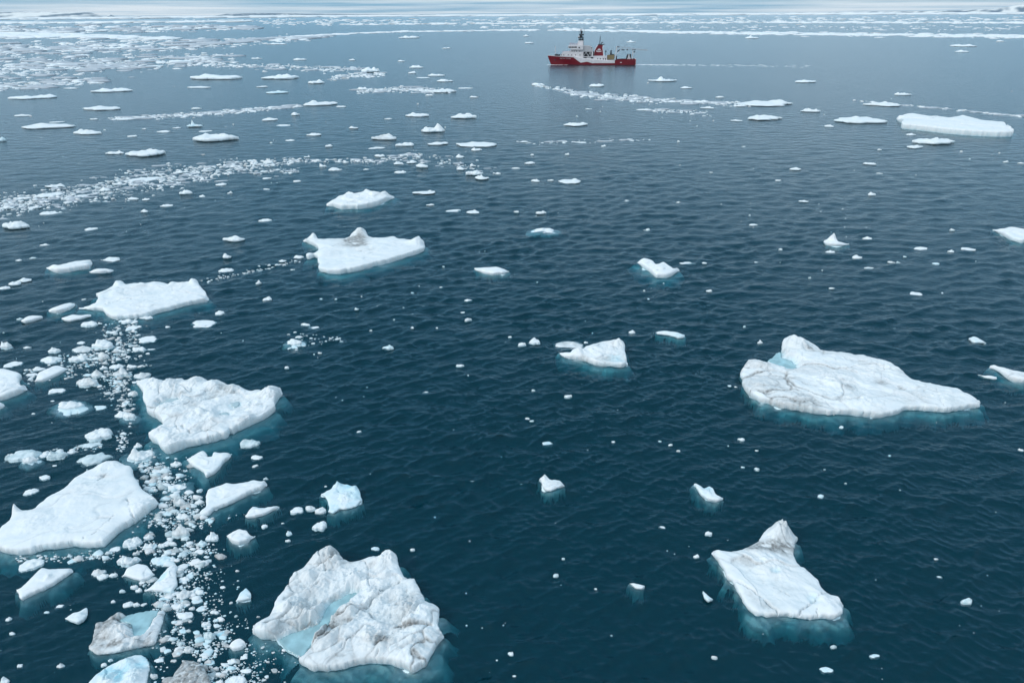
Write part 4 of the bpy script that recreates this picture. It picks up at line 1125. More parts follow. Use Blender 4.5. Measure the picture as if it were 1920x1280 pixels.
# ---------------------------------------------------------------- smaller pieces, by tile: (x, y, w, h) in the enlarged photo
TILES = [
    (0, 200, 4, [(735, 15, 300, 40), (158, 67, 135, 18), (330, 150, 390, 45), (410, 117, 100, 10), (640, 195, 225, 42), (5, 245, 60, 60, 'b'), (700, 95, 65, 12), (925, 93, 185, 18),
        (1360, 50, 45, 12), (1470, 15, 80, 14), (1455, 135, 120, 65, 'pb'), (1530, 184, 95, 14), (1600, 240, 345, 70), (985, 222, 85, 18), (1215, 187, 105, 18), (1320, 160, 60, 10),
        (1075, 168, 40, 10), (855, 347, 140, 28), (1055, 355, 280, 62), (400, 590, 145, 52, 'p'), (340, 663, 180, 44), (165, 688, 110, 20), (1060, 543, 220, 40), (1335, 497, 85, 24),
        (875, 580, 80, 24), (1640, 435, 45, 18), (1875, 405, 60, 14), (780, 625, 85, 30), (1650, 582, 85, 24), (45, 757, 100, 36), (255, 755, 80, 34), (360, 795, 145, 36),
        (1390, 650, 100, 36), (1090, 695, 60, 20), (995, 690, 80, 24), (600, 665, 110, 20), (1245, 743, 90, 24), (1510, 672, 50, 20), (1080, 788, 55, 24), (1720, 645, 35, 20),
        (100, 895, 210, 75), (670, 915, 95, 28), (1745, 998, 165, 50), (330, 1035, 70, 18), (138, 1157, 45, 18), (245, 1140, 45, 20), (825, 1142, 130, 44), (1700, 1130, 65, 34), (1690, 1225, 105, 45)]),
    (480, 120, 4, [(1200, 25, 110, 22), (1168, 68, 60, 16), (1350, 86, 130, 18), (1250, 104, 105, 9), (1415, 128, 120, 22), (850, 55, 140, 36), (800, 188, 80, 30), (860, 192, 30, 24),
        (165, 105, 245, 32), (445, 140, 120, 30), (40, 172, 85, 14), (150, 215, 150, 26, 'b'), (1395, 205, 210, 36), (1300, 236, 60, 14), (1570, 182, 115, 10), (1635, 250, 68, 14),
        (465, 300, 245, 40), (635, 320, 80, 14), (290, 380, 62, 24), (95, 418, 125, 24), (195, 461, 115, 15), (1208, 385, 185, 36), (1555, 398, 200, 42), (730, 478, 72, 28, 'p'),
        (430, 530, 110, 28), (250, 572, 75, 14), (1325, 497, 180, 58), (955, 555, 195, 48, 'g'), (540, 617, 55, 20), (905, 630, 115, 18), (1115, 605, 140, 36), (1360, 598, 150, 30),
        (1650, 605, 310, 48), (1655, 642, 85, 26), (990, 413, 58, 10), (380, 693, 45, 28, 'p'), (90, 740, 75, 45), (500, 765, 55, 30), (590, 790, 95, 32), (925, 690, 80, 28),
        (1065, 745, 70, 26), (1165, 737, 75, 22), (1245, 770, 95, 36), (1080, 808, 90, 26), (1530, 695, 65, 28), (1535, 790, 65, 22), (1630, 763, 55, 20), (1635, 822, 125, 44),
        (1698, 860, 105, 34), (1815, 820, 45, 20), (825, 788, 45, 16), (75, 858, 70, 16), (305, 880, 60, 20), (75, 935, 50, 14), (1255, 962, 175, 50, 'p'), (1305, 1053, 65, 16),
        (1480, 1100, 115, 26), (1625, 1110, 95, 32), (65, 1165, 105, 28)]),
    (960, 120, 4, [(638, 165, 115, 26), (1140, 118, 215, 52, 'p'), (1310, 180, 92, 16), (195, 157, 100, 20), (1570, 250, 60, 14), (1615, 290, 50, 14), (1470, 330, 105, 18), (995, 344, 115, 16),
        (1720, 315, 70, 20), (575, 339, 55, 10), (480, 455, 185, 36), (1690, 425, 85, 16), (92, 584, 60, 10), (515, 588, 90, 14), (688, 615, 40, 16), (1250, 580, 22, 20), (152, 680, 30, 16),
        (415, 680, 38, 18), (135, 742, 80, 24), (30, 782, 65, 16), (175, 875, 65, 24), (290, 874, 50, 18), (438, 880, 170, 44), (1740, 618, 35, 10), (1495, 814, 28, 12), (862, 1022, 35, 12),
        (1248, 1037, 34, 12), (35, 1112, 45, 24), (218, 1118, 82, 30), (1020, 1235, 48, 22), (240, 1250, 155, 55, 'f'), (1815, 1205, 65, 18)]),
    (1280, 0, 3, [(480, 583, 320, 42), (725, 625, 108, 22), (475, 665, 200, 36), (1020, 678, 290, 46), (1143, 588, 198, 32), (1240, 531, 98, 18), (700, 460, 122, 18), (210, 548, 48, 12),
        (328, 596, 54, 14), (825, 711, 50, 14), (1430, 800, 240, 42), (1320, 828, 90, 22), (1290, 758, 55, 14), (1110, 843, 30, 10), (1600, 260, 135, 12), (1580, 292, 75, 9), (395, 215, 75, 12), (1835, 716, 40, 16)]),
    (1440, 280, 4, [(772, 110, 88, 24), (840, 181, 45, 12), (210, 147, 88, 22), (80, 231, 50, 16), (1790, 94, 44, 14), (1900, 104, 50, 14), (785, 340, 62, 28), (270, 390, 75, 22),
        (750, 660, 72, 28), (472, 770, 72, 24), (97, 752, 34, 22), (1385, 605, 42, 20), (1155, 742, 108, 30), (1380, 762, 52, 24), (1512, 748, 112, 24), (675, 810, 78, 34), (930, 838, 50, 20),
        (978, 848, 34, 22), (1030, 804, 28, 12), (1268, 858, 58, 16), (762, 886, 72, 16), (482, 1040, 46, 22), (1118, 1082, 92, 28)]),
    (480, 420, 4, [(318, 252, 75, 32), (195, 280, 60, 20), (275, 343, 36, 10), (20, 443, 45, 42), (80, 556, 68, 40), (1408, 318, 24, 14), (1388, 475, 28, 12), (1172, 506, 26, 14), (1590, 568, 58, 36, 'p'),
        (1590, 716, 50, 30, 'g'), (1548, 663, 36, 12), (752, 643, 36, 26), (487, 558, 22, 16), (368, 755, 70, 26), (425, 772, 85, 22), (285, 890, 110, 60, 'f'), (322, 852, 58, 24), (478, 964, 36, 24),
        (425, 892, 40, 12), (990, 930, 80, 34, 'b'), (1175, 782, 34, 18), (860, 796, 22, 14), (1358, 777, 22, 14), (228, 1083, 40, 24), (1530, 1063, 58, 24), (1268, 1258, 40, 14), (1905, 845, 30, 26)]),
    (960, 420, 4, [(168, 880, 80, 50), (75, 905, 58, 38), (430, 890, 225, 66, 'g'), (555, 882, 35, 22), (900, 806, 50, 28), (1320, 292, 120, 22), (1445, 292, 38, 20), (1480, 502, 50, 26), (1833, 281, 30, 10),
        (1860, 885, 44, 34), (1632, 1222, 30, 20), (1680, 1222, 26, 16), (160, 1240, 30, 24)]),
    (480, 740, 4, [(773, 274, 42, 22), (305, 872, 95, 55), (405, 862, 75, 48, 'g'), (480, 870, 80, 62), (472, 975, 105, 80), (60, 987, 50, 38), (245, 1033, 46, 48), (236, 1090, 40, 26), (200, 961, 24, 22),
        (890, 1150, 58, 34), (1175, 1153, 42, 32), (68, 632, 44, 28), (523, 684, 24, 14)]),
    (230, 680, 5.818, [(1370, 885, 220, 115, 'gb'), (1455, 1025, 130, 65), (1440, 1120, 60, 45), (170, 1010, 250, 170, 'f'), (160, 910, 90, 60)]),
    (960, 740, 4, [(422, 18, 62, 28), (115, 170, 34, 22), (148, 192, 36, 24), (265, 352, 80, 36, 'b'), (760, 350, 28, 22), (1110, 346, 28, 14), (1188, 378, 34, 24), (1247, 424, 30, 22), (1722, 332, 52, 30),
        (1835, 422, 26, 18), (1730, 548, 38, 16), (1838, 555, 42, 34), (1125, 1003, 50, 18), (1475, 1042, 56, 36), (385, 1218, 26, 32), (1383, 1213, 44, 36)]),
    (1440, 740, 2.371, [(235, 457, 28, 18, 'b'), (886, 918, 50, 34, 'b'), (265, 1215, 58, 26, 'b'), (478, 1160, 46, 16, 'b'), (293, 1118, 30, 24), (748, 732, 20, 10), (766, 804, 24, 10), (543, 263, 14, 10), (1128, 243, 20, 20), (328, 140, 20, 28, 'b')]),
    (880, 1040, 4, [(650, 147, 40, 40), (948, 253, 24, 28), (310, 742, 40, 42), (337, 897, 28, 42), (1838, 768, 46, 42, 'g'), (705, 18, 26, 30)]),
    (0, 480, 4, [(625, 325, 36, 14), (175, 180, 100, 36), (100, 205, 90, 40), (25, 240, 80, 36), (200, 687, 60, 20), (1640, 430, 72, 42), (1508, 505, 180, 62), (1255, 531, 40, 16), (140, 468, 55, 20),
        (660, 512, 120, 52), (745, 508, 36, 18), (940, 495, 90, 40), (1090, 460, 100, 32), (985, 540, 90, 32), (850, 575, 58, 26), (600, 650, 60, 24), (600, 700, 150, 50, 'g'), (760, 668, 160, 76),
        (1090, 628, 140, 52), (1035, 702, 100, 48), (1135, 700, 60, 12), (400, 710, 85, 50), (360, 780, 145, 62), (575, 772, 125, 60), (770, 750, 90, 66, 'g'), (865, 825, 105, 45), (985, 825, 80, 34),
        (900, 880, 115, 68, 'g'), (1050, 895, 120, 56, 'g'), (775, 840, 55, 35), (715, 895, 85, 60, 'g'), (640, 950, 165, 78, 'g'), (650, 888, 70, 24, 'b'), (35, 668, 80, 62), (80, 815, 120, 44),
        (285, 848, 95, 36), (230, 888, 90, 26), (415, 1012, 125, 44), (515, 1122, 190, 84, 'f'), (740, 1138, 95, 34, 'b'), (250, 1180, 36, 16), (390, 1082, 30, 14), (900, 1190, 95, 60), (965, 1205, 95, 72, 'f'), (990, 1035, 70, 50, 'g')]),
    (0, 780, 4.571, [(835, 160, 220, 130), (760, 245, 200, 50, 'gb'), (180, 335, 280, 115, 'gb'), (75, 345, 75, 58), (250, 385, 120, 80, 'f'), (360, 335, 90, 60), (485, 330, 150, 100, 'gb'), (600, 310, 75, 40),
        (785, 365, 260, 115, 'gb'), (1500, 410, 100, 60), (370, 525, 95, 45), (255, 655, 110, 55), (1340, 470, 90, 40), (1345, 440, 70, 30), (1435, 530, 85, 45), (1505, 610, 165, 66, 'f'), (1330, 630, 45, 45),
        (465, 425, 40, 20), (1050, 260, 50, 20), (1560, 860, 110, 60, 'f'), (1530, 740, 110, 80, 'g'), (1545, 1000, 150, 120, 'g')]),
    (0, 1000, 4, [(855, 120, 80, 45), (980, 75, 130, 105), (950, 205, 150, 105), (1020, 145, 55, 50), (1110, 95, 75, 65), (1105, 30, 70, 55), (1200, 205, 165, 80, 'b'), (1290, 75, 70, 45), (1345, 120, 55, 35),
        (1210, 85, 60, 60), (725, 298, 92, 62, 'g'), (760, 330, 85, 52), (848, 315, 64, 42), (1590, 30, 95, 78), (1005, 395, 60, 66), (1035, 425, 50, 40), (915, 430, 45, 30), (955, 530, 80, 56), (1022, 530, 58, 45),
        (1075, 535, 45, 30), (845, 505, 40, 40), (1380, 340, 85, 45), (1365, 460, 110, 80, 'g'), (1440, 430, 40, 45), (1490, 437, 70, 46), (1515, 80, 55, 55, 'b'), (1495, 208, 32, 28), (1668, 398, 44, 32, 'p'),
        (1240, 540, 60, 40), (1350, 545, 50, 45), (1440, 548, 45, 55), (1375, 617, 135, 60), (1605, 585, 70, 38), (1545, 680, 75, 50), (1565, 770, 95, 82, 'gb'), (1620, 650, 45, 28), (440, 542, 55, 30), (345, 588, 42, 28),
        (58, 640, 42, 36), (88, 745, 42, 34), (146, 985, 40, 38), (450, 997, 52, 46), (825, 950, 40, 36), (780, 982, 45, 45), (1190, 950, 75, 35), (1150, 1060, 60, 82, 'g'), (1735, 955, 78, 50), (1825, 925, 60, 36),
        (1840, 1030, 90, 36), (1770, 1105, 130, 86), (1640, 1105, 60, 66), (1410, 870, 70, 60, 'g'), (1455, 905, 30, 45), (1350, 820, 50, 40), (1255, 775, 45, 35), (30, 1100, 65, 60), (215, 240, 170, 90), (1310, 665, 45, 20)]),
]
FLOATERS = []
rnd = random.Random(4)
for (tx0, ty0, sc, lst) in TILES:
    for it in lst:
        x, y, w, h = it[:4]
        fl = it[4] if len(it) > 4 else ''
        w, h = w / sc, h / sc
        big = w >= 30
        if not fl and w < 15 and y / sc + ty0 > 420 and rnd.random() < 0.42:
            fl = rnd.choice(('g', 'gb', 'b'))
        px_, py_ = tx0 + x / sc, ty0 + y / sc
        o = chunk(px_, py_, w, h, rnd, name='ice_floe' if big else 'ice_chunk', cat='ice floe' if big else 'ice chunk',
                  grey=0.55 if 'g' in fl else 0.03, blue=0.45 if 'b' in fl else 0.06,
                  foot=0.42 if 'f' in fl else (0.16 if (w > 9 and py_ > 560) else 0.0), peak='p' in fl)
        if o is not None:
            FLOATERS.append((o, px_, py_, w, h, fl))
# far floes between the ship and the ice edge
for (x, y, w, h) in [(766, 71, 38, 4), (837, 91, 15, 3), (992, 81, 17, 3), (987, 68, 12, 3), (752, 115, 14, 3), (1184, 79, 19, 3), (660, 113, 13, 3), (1812, 86, 45, 4), (1806, 97, 25, 3),
                     (1412, 71, 24, 3), (1876, 78, 16, 3), (1650, 71, 20, 2.5), (518, 83, 38, 3), (560, 112, 26, 4), (480, 110, 20, 3), (100, 122, 72, 4), (335, 116, 45, 5), (282, 125, 40, 4), (210, 91, 34, 3), (150, 104, 30, 3),
                     (400, 146, 99, 11), (522, 146, 62, 9), (207, 170, 65, 9), (40, 184, 60, 7), (75, 182, 50, 8), (370, 164, 46, 4), (130, 166, 30, 3)]:
    o = chunk(x, y, w, h, rnd, name='ice_floe', cat='ice floe', grey=0.02, blue=0.05)
    if o is not None:
        FLOATERS.append((o, x, y, w, h, ''))

build_sea()


# ---------------------------------------------------------------- brash and drift ice too fine to count
def lump_mesh(name, px, py, w, h, seed, grey=0.15, blue=0.15, mat=None, label=None):
    """thousands of small worn lumps of ice as one mesh: box sizes w, h in photo pixels"""
    r = np.random.default_rng(seed)
    n = len(px)
    x, y = ground(px, py)
    mpp = depth_at(x, y) / 1280.0
    dep = np.arctan2(CAM_H, np.hypot(x, y))
    wm, vm = w * mpp, h * mpp
    dm = np.minimum(wm * r.uniform(0.5, 0.95, n), np.maximum(vm * 0.95 / np.sin(dep), wm * 0.25))
    hz = np.clip((vm - dm * np.sin(dep)) / np.cos(dep), 0.12 * vm, 0.45 * wm)
    K = 7
    a = np.arange(K) / K * 2 * np.pi
    rr = 1 + r.uniform(-0.34, 0.34, (n, K))
    th = r.uniform(-0.6, 0.6, n)[:, None]
    ux, uy = np.cos(a) * rr * 0.5 * wm[:, None], np.sin(a) * rr * 0.5 * dm[:, None]
    bx = ux * np.cos(th * 0.4) - uy * np.sin(th * 0.4); by = uy * np.cos(th * 0.4) + ux * np.sin(th * 0.4) * 0.5
    z0 = surface_z(x, y)
    V = np.zeros((n, 3 * K + 1, 3))
    tiltx, tilty = r.uniform(-0.35, 0.35, n)[:, None], r.uniform(-0.35, 0.35, n)[:, None]
    top = hz[:, None] * (0.75 + r.uniform(-0.15, 0.2, (n, K)) + tiltx * np.cos(a) + tilty * np.sin(a))
    V[:, :K, 0], V[:, :K, 1], V[:, :K, 2] = bx * 0.97, by * 0.97, -0.35 * np.minimum(wm, 0.8)[:, None]
    V[:, K:2 * K, 0], V[:, K:2 * K, 1], V[:, K:2 * K, 2] = bx, by, np.maximum(top * 0.45, 0.02 * wm[:, None])
    V[:, 2 * K:3 * K, 0], V[:, 2 * K:3 * K, 1], V[:, 2 * K:3 * K, 2] = bx * 0.7, by * 0.7, np.maximum(top, 0.05 * wm[:, None])
    V[:, 3 * K, 2] = hz * r.uniform(0.85, 1.15, n)
    V[:, :, 0] += x[:, None]; V[:, :, 1] += y[:, None]; V[:, :, 2] += z0[:, None]
    i = np.arange(K); j = (i + 1) % K
    q = np.concatenate([np.stack([i, j, K + j, K + i], 1), np.stack([K + i, K + j, 2 * K + j, 2 * K + i], 1)])
    t = np.stack([2 * K + i, 2 * K + j, np.full(K, 3 * K)], 1)
    off = (np.arange(n) * (3 * K + 1))[:, None, None]
    Q = (q[None] + off).reshape(-1, 4); T = (t[None] + off).reshape(-1, 3)
    g = np.where(r.random(n) < grey, r.uniform(0.25, 0.75, n), 0.04); b = np.clip(r.normal(blue, blue, n), 0, 0.9)
    o = mesh_obj(name, V.reshape(-1, 3), [Q, T], mat or MAT_ICE, attrs={'dirt_shade': np.repeat(g, 3 * K + 1), 'blue': np.repeat(b, 3 * K + 1)})
    tag(o, label, None, None, 'stuff')
    return o


def along(line, n, r, power=1.0):
    """n random photo points along a polyline of (x, y, half width)"""
    L = np.asarray(line, float)
    seg = np.hypot(np.diff(L[:, 0]), np.diff(L[:, 1])) * (0.5 * (L[1:, 2] + L[:-1, 2]) + 0.3)
    cum = np.concatenate([[0], np.cumsum(seg)])
    s = r.uniform(0, cum[-1], n)
    k = np.clip(np.searchsorted(cum, s, 'right') - 1, 0, len(seg) - 1)
    t = (s - cum[k]) / seg[k]
    p = L[k] * (1 - t)[:, None] + L[k + 1] * t[:, None]
    d = L[k + 1, :2] - L[k, :2]
    d /= np.hypot(d[:, 0], d[:, 1])[:, None]
    o = r.normal(0, 0.55, n)
    return p[:, 0] - d[:, 1] * o * p[:, 2], p[:, 1] + d[:, 0] * o * p[:, 2]


def clumped(px, py, scale, thr, seed, ys=1.0):
    """keep points where a slow noise is high, so that the ice lies in clusters"""
    return fbm(px / scale, py / (scale * ys), seed, 3) > thr


BIG = [np.array([[f[0], f[1], f[2] * 0.5, f[5] * 0.5]])[0] for f in FLOES if f[2] > 14]


def free(px, py):
    m = np.ones(len(px), bool)
    for bx, by, rx, ry in BIG:
        m &= ((px - bx) / (rx * 0.82)) ** 2 + ((py - by) / (ry * 0.82)) ** 2 > 1
    return m


def band(name, lines, n, wr, hr, seed, clump=None, grey=0.15, blue=0.12, mat=None, label=None, avoid=True, skew=2.2, ymax=1600, ymin=29.8):
    r = np.random.default_rng(seed)
    X, Y = [], []
    tot = [sum(math.hypot(b[0] - a[0], b[1] - a[1]) * (a[2] + b[2] + 0.6) for a, b in zip(l, l[1:])) * d for l, d in lines]
    for (l, d), tt in zip(lines, tot):
        x, y = along(l, max(3, int(n * tt / sum(tot))), r)
        X.append(x); Y.append(y)
    X, Y = np.concatenate(X), np.concatenate(Y)
    k = (Y < ymax) & (Y > ymin) & (X > -250) & (X < 2170)
    if clump:
        k &= clumped(X, Y, clump[0], clump[1], seed + 1, clump[2] if len(clump) > 2 else 1.0)
    X, Y = X[k], Y[k]
    if avoid:
        k = free(X, Y); X, Y = X[k], Y[k]
    u = r.random(len(X)) ** skew
    w = wr[0] + (wr[1] - wr[0]) * u
    h = hr[0] + (hr[1] - hr[0]) * u * r.uniform(0.6, 1.1, len(X))
    return lump_mesh(name, X, Y, w, h, seed, grey, blue, mat, label)


NEAR = [([(262, 872, 22), (330, 930, 58), (350, 1000, 84), (325, 1060, 74), (305, 1120, 62), (345, 1180, 72), (400, 1240, 84), (440, 1310, 100)], 1.0), ([(30, 1048, 6), (130, 1046, 9), (215, 1040, 10)], 0.8)]
band('brash_ice', NEAR, 4800, (1.6, 6.0), (1.2, 4.4), 21, clump=(38, -0.12), grey=0.5, blue=0.3, label='fine brash ice in a trail between the lower left floes')
band('brash_ice', NEAR, 560, (6, 21), (4.0, 13.5), 22, clump=(38, -0.3), grey=0.45, blue=0.22, skew=1.6, label='coarse rounded brash ice in the lower left trail')
UP = [([(255, 598, 24), (222, 650, 40), (205, 690, 44), (232, 740, 20), (240, 790, 14), (222, 845, 10)], 1.0), ([(195, 668, 20), (110, 690, 18), (30, 712, 14)], 0.9), ([(20, 858, 6), (90, 850, 7), (190, 836, 8)], 0.8), ([(300, 880, 20), (260, 850, 15)], 0.5)]
band('brash_ice', UP, 2300, (1.5, 6), (0.9, 3.2), 23, clump=(28, -0.12), grey=0.45, blue=0.3, label='brash ice trail above the wide jagged-rimmed floe')
band('brash_ice', UP, 170, (6, 14), (3.2, 7.0), 24, grey=0.35, blue=0.15, skew=1.8, label='coarser brash ice above the wide jagged-rimmed floe')
MIDB = [([(-40, 392, 14), (100, 372, 17), (250, 345, 19), (400, 320, 14), (480, 308, 9), (560, 300, 5)], 1.0), ([(560, 300, 4), (690, 303, 5), (800, 290, 9)], 0.7), ([(470, 322, 8), (560, 322, 7)], 0.5), ([(790, 300, 12), (930, 322, 12)], 0.18)]
band('brash_ice', MIDB, 2300, (2.0, 9), (0.9, 3.2), 25, clump=(30, -0.25, 0.4), grey=0.12, blue=0.1, label='band of brash ice slanting across the left middle distance')
band('brash_ice', [([(378, 527, 4), (470, 508, 4), (562, 488, 3)], 1.0), ([(540, 638, 14), (640, 636, 6)], 0.5)], 130, (1.5, 7), (1.0, 2.6), 26, label='thin string of brash ice left of the floe with the brown hump')
FARB = [([(200, 224, 2), (350, 216, 4), (480, 206, 4), (565, 198, 2)], 1.0), ([(620, 147, 4), (720, 138, 5)], 1.0), ([(670, 171, 4), (760, 168, 5), (845, 172, 4)], 1.0),
        ([(1000, 158, 2), (1080, 176, 5), (1180, 186, 5), (1300, 191, 3), (1410, 197, 4)], 1.0), ([(1225, 207, 3), (1335, 213, 4)], 0.5), ([(1600, 189, 1), (1760, 203, 1.5), (1930, 220, 2)], 0.6),
        ([(350, 120, 4), (560, 128, 5), (700, 132, 4)], 0.5), ([(960, 268, 3), (1220, 262, 4)], 0.12)]
band('drift_ice', FARB, 2600, (2.0, 10), (0.8, 2.2), 27, clump=(18, -0.35, 0.3), grey=0.08, blue=0.06, mat=MAT_FAR, label='pale strips of drift ice in the far middle distance')
PACK = [([(-260, 96, 13), (0, 94, 12), (300, 85, 10), (500, 77, 5), (640, 66, 3)], 1.0), ([(-260, 134, 18), (0, 130, 18), (250, 119, 13), (440, 108, 8)], 0.8), ([(-200, 165, 8), (0, 164, 8), (190, 150, 6)], 0.8),
        ([(-260, 56, 6), (250, 55, 6), (480, 52, 4)], 1.2)]
band('drift_ice', PACK, 5200, (3, 20), (0.8, 2.6), 28, clump=(40, -0.18, 0.16), grey=0.06, blue=0.05, mat=MAT_FAR, skew=2.6, avoid=False, label='broken pack ice covering the far left of the sea')
SOLID = [([(-300, 69, 3.5), (0, 67, 4.5), (110, 67, 4), (210, 70, 3), (330, 74, 2)], 1.0), ([(-300, 45, 1.5), (0, 44.5, 1.5), (250, 42.5, 1.2), (450, 41.5, .7)], 1.0)]
band('pack_ice', SOLID, 2200, (10, 46), (1.0, 2.2), 29, clump=(60, -0.5, 0.1), grey=0.03, blue=0.03, mat=MAT_FAR, avoid=False, label='closed white pack ice at the far left')
LINES = [([(480, 74, 1.2), (640, 64.5, 1.0), (760, 60, 0.8), (1060, 56.5, 1.2), (1200, 60, 1.6), (1400, 63, 2.2), (1650, 66, 2.4), (1940, 69.5, 2.6), (2170, 72, 2.6)], 1.6),
         ([(640, 47, 1), (960, 44.5, 1.0), (1280, 43, 1.2), (1600, 43, 1.2), (2170, 43.5, 1.2)], 0.8)]
band('drift_ice', LINES, 4200, (4, 26), (0.8, 1.8), 30, clump=(50, -0.42, 0.06), grey=0.06, blue=0.05, mat=MAT_FAR, avoid=False, label='long thin lines of drift ice across the far sea')
FAR2 = [([(500, 44, 5), (960, 40, 5), (1400, 38, 5), (2170, 37, 5)], 1.0), ([(900, 51, 4), (1400, 52, 5), (2170, 54, 6)], 0.45), ([(300, 40, 3), (700, 37, 3)], 1.0)]
band('drift_ice', FAR2, 1500, (3, 18), (0.7, 1.5), 31, clump=(60, -0.2, 0.08), grey=0.06, blue=0.05, mat=MAT_FAR, avoid=False, label='scattered drift ice near the horizon')
EDGE = [([(-300, 38.0, .9), (0, 37.0, .9), (300, 34.6, .7), (640, 31.8, .5)], 1.0), ([(400, 32.6, .4), (960, 30.4, .45), (1500, 28.0, .5), (2170, 25.6, .5)], 1.3)]
band('pack_ice', EDGE, 2300, (14, 60), (0.5, 1.0), 32, clump=(90, -0.7, 0.05), grey=0.02, blue=0.03, mat=MAT_FAR, avoid=False, ymin=24.5, label='white ice edge along the horizon')
band('slush_ice', PACK, 1500, (14, 60), (0.35, 1.2), 35, clump=(55, -0.1, 0.2), mat=MAT_SLUSH, avoid=False, label='grey slush between the far left pack ice')
band('slush_ice', FARB, 420, (10, 34), (0.4, 1.0), 36, clump=(18, -0.35, 0.3), mat=MAT_SLUSH, label='grey slush along the far strips of drift ice')
band('slush_ice', MIDB, 620, (6, 26), (0.4, 1.5), 37, clump=(30, -0.25, 0.4), mat=MAT_SLUSH, label='grey slush in the slanting brash band')
# stray specks everywhere
r_ = np.random.default_rng(40)
sx_, sy_ = r_.uniform(-200, 2100, 1100), 150 + 1250 * r_.random(1100) ** 1.15
keep_ = free(sx_, sy_) & (fbm(sx_ / 90, sy_ / 50, 77, 3) > 0.28)
sx_, sy_ = sx_[keep_], sy_[keep_]
u_ = r_.random(len(sx_)) ** 3
lump_mesh('ice_specks', sx_, sy_, 1.4 + 3.4 * u_, 1.0 + 2.2 * u_, 41, 0.2, 0.2, label='tiny stray specks of ice on the open water')


# ---------------------------------------------------------------- far shores
def hill_material():
    m, t, out = new_mat('snowy_rock')
    L = t.links.new
    b = nd(t, 'ShaderNodeBsdfPrincipled'); b.inputs['Roughness'].default_value = 0.9
    at = nd(t, 'ShaderNodeAttribute', attribute_name='snow')
    mx = nd(t, 'ShaderNodeMix', data_type='RGBA')
    mx.inputs['A'].default_value = (0.13, 0.19, 0.25, 1); mx.inputs['B'].default_value = (0.80, 0.80, 0.78, 1)
    L(at.outputs['Fac'], mx.inputs['Factor']); L(mx.outputs['Result'], b.inputs['Base Color'])
    L(b.outputs[0], out.inputs['Surface'])
    return m


MAT_HILL = hill_material()


def hills(x0, x1, dist, prof, seed, snow):
    """a ridge seen along the horizon from pixel x0 to x1; prof: [(px, height m)]"""
    nx_, ny_ = int((x1 - x0) / 2.0), 14
    pxs = np.linspace(x0, x1, nx_)
    d = ray(pxs, np.full(nx_, 30.0))
    az = np.arctan2(d[:, 0], d[:, 1])
    hp = np.interp(pxs, [p[0] for p in prof], [p[1] for p in prof])
    V = []
    SN = []
    for k in range(ny_):
        f = k / (ny_ - 1.0)
        rr = dist * (1 + 0.09 * f)
        x, y = np.sin(az) * rr, np.cos(az) * rr
        up = math.sin(min(1.0, f * 1.6) * math.pi / 2) if f < 0.62 else 1.0 - (f - 0.62) * 2.4
        gul = ridged(x / 900 + 0.4 * f * 2, y / 4000 + 0 * x, seed, 3)
        z = hp * (up * (0.86 + 0.14 * fbm(x / 2500, y / 2500, seed, 3)) - 0.30 * (1 - up) * up * 2 * (1 - gul)) - (3 if k in (0, ny_ - 1) else 0)
        V.append(np.stack([x, y, z], 1))
        SN.append(np.clip(snow + 1.5 * (fbm(x / 420 - 4.0 * f, f * 2.0 + 0 * x, seed + 5, 3)) + 0.5 * (f - 0.3), 0, 1))
    idx = np.arange(nx_ * ny_).reshape(ny_, nx_)
    F = np.stack([idx[:-1, :-1], idx[:-1, 1:], idx[1:, 1:], idx[1:, :-1]], -1).reshape(-1, 4)
    tag(mesh_obj('hills', np.concatenate(V), [F], MAT_HILL, attrs={'snow': np.concatenate(SN)}), kind='structure')


hills(-330, 200, 23000, [(-330, 190), (-120, 215), (0, 205), (60, 195), (75, 205), (150, 200), (172, 175), (190, 60), (200, 5)], 3, 0.66)
hills(192, 330, 26000, [(192, 5), (208, 130), (214, 60), (235, 30), (262, 85), (272, 25), (330, 8)], 5, 0.5)
hills(390, 1150, 33000, [(390, 5), (425, 150), (470, 170), (640, 130), (800, 70), (1000, 40), (1150, 5)], 7, -0.3)
hills(1280, 2220, 33000, [(1280, 5), (1400, 60), (1600, 90), (1760, 130), (1860, 190), (1900, 300), (1960, 420), (2220, 420)], 9, 0.7)


# ---------------------------------------------------------------- the ship
SH_RED = plain('red_hull_paint', (0.15, 0.005, 0.014), 0.42, noise=0.35, scale=0.6)
SH_WHITE = plain('white_ship_paint', (0.62, 0.60, 0.62), 0.5, noise=0.16, scale=0.5)
SH_GREY = plain('grey_ship_paint', (0.42, 0.42, 0.44), 0.5, noise=0.12, scale=0.6)
SH_DARK = plain('black_ship_paint', (0.020, 0.028, 0.036), 0.5, noise=0.2, scale=0.8)
SH_GLASS = plain('dark_window_glass', (0.012, 0.014, 0.018), 0.12, noise=0.1)
SH_TAN = plain('tan_cargo_net', (0.20, 0.155, 0.085), 0.85, noise=0.5, scale=2.5)
SH_DECK = plain('deck_paint', (0.16, 0.08, 0.07), 0.8, noise=0.2, scale=0.7)
SH_PINK = plain('red_white_rail_paint', (0.55, 0.25, 0.25), 0.5, noise=0.2)
FOAM = plain('sea_foam', (0.78, 0.83, 0.86), 0.8, noise=0.1)

bx0, by0 = (float(v) for v in ground(1026.5, 121.4))
sx0, sy0 = (float(v) for v in ground(1190.0, 121.9))
SL = math.hypot(sx0 - bx0, sy0 - by0)
KX = SL / 1310.0                                   # metres per pixel of the enlarged photo
KZ = KX * 1.0
ship = bpy.data.objects.new('research_ship', None)
C.objects.link(ship)
ship.location = (bx0, by0, 0)
ship.rotation_euler = (0, 0, math.atan2(sy0 - by0, sx0 - bx0))
tag(ship, 'red-hulled white ship with a black mast and red funnel, sailing left', 'ship')


def X_(v): return (v - 210) * KX
def Z_(v): return (575 - v) * KZ


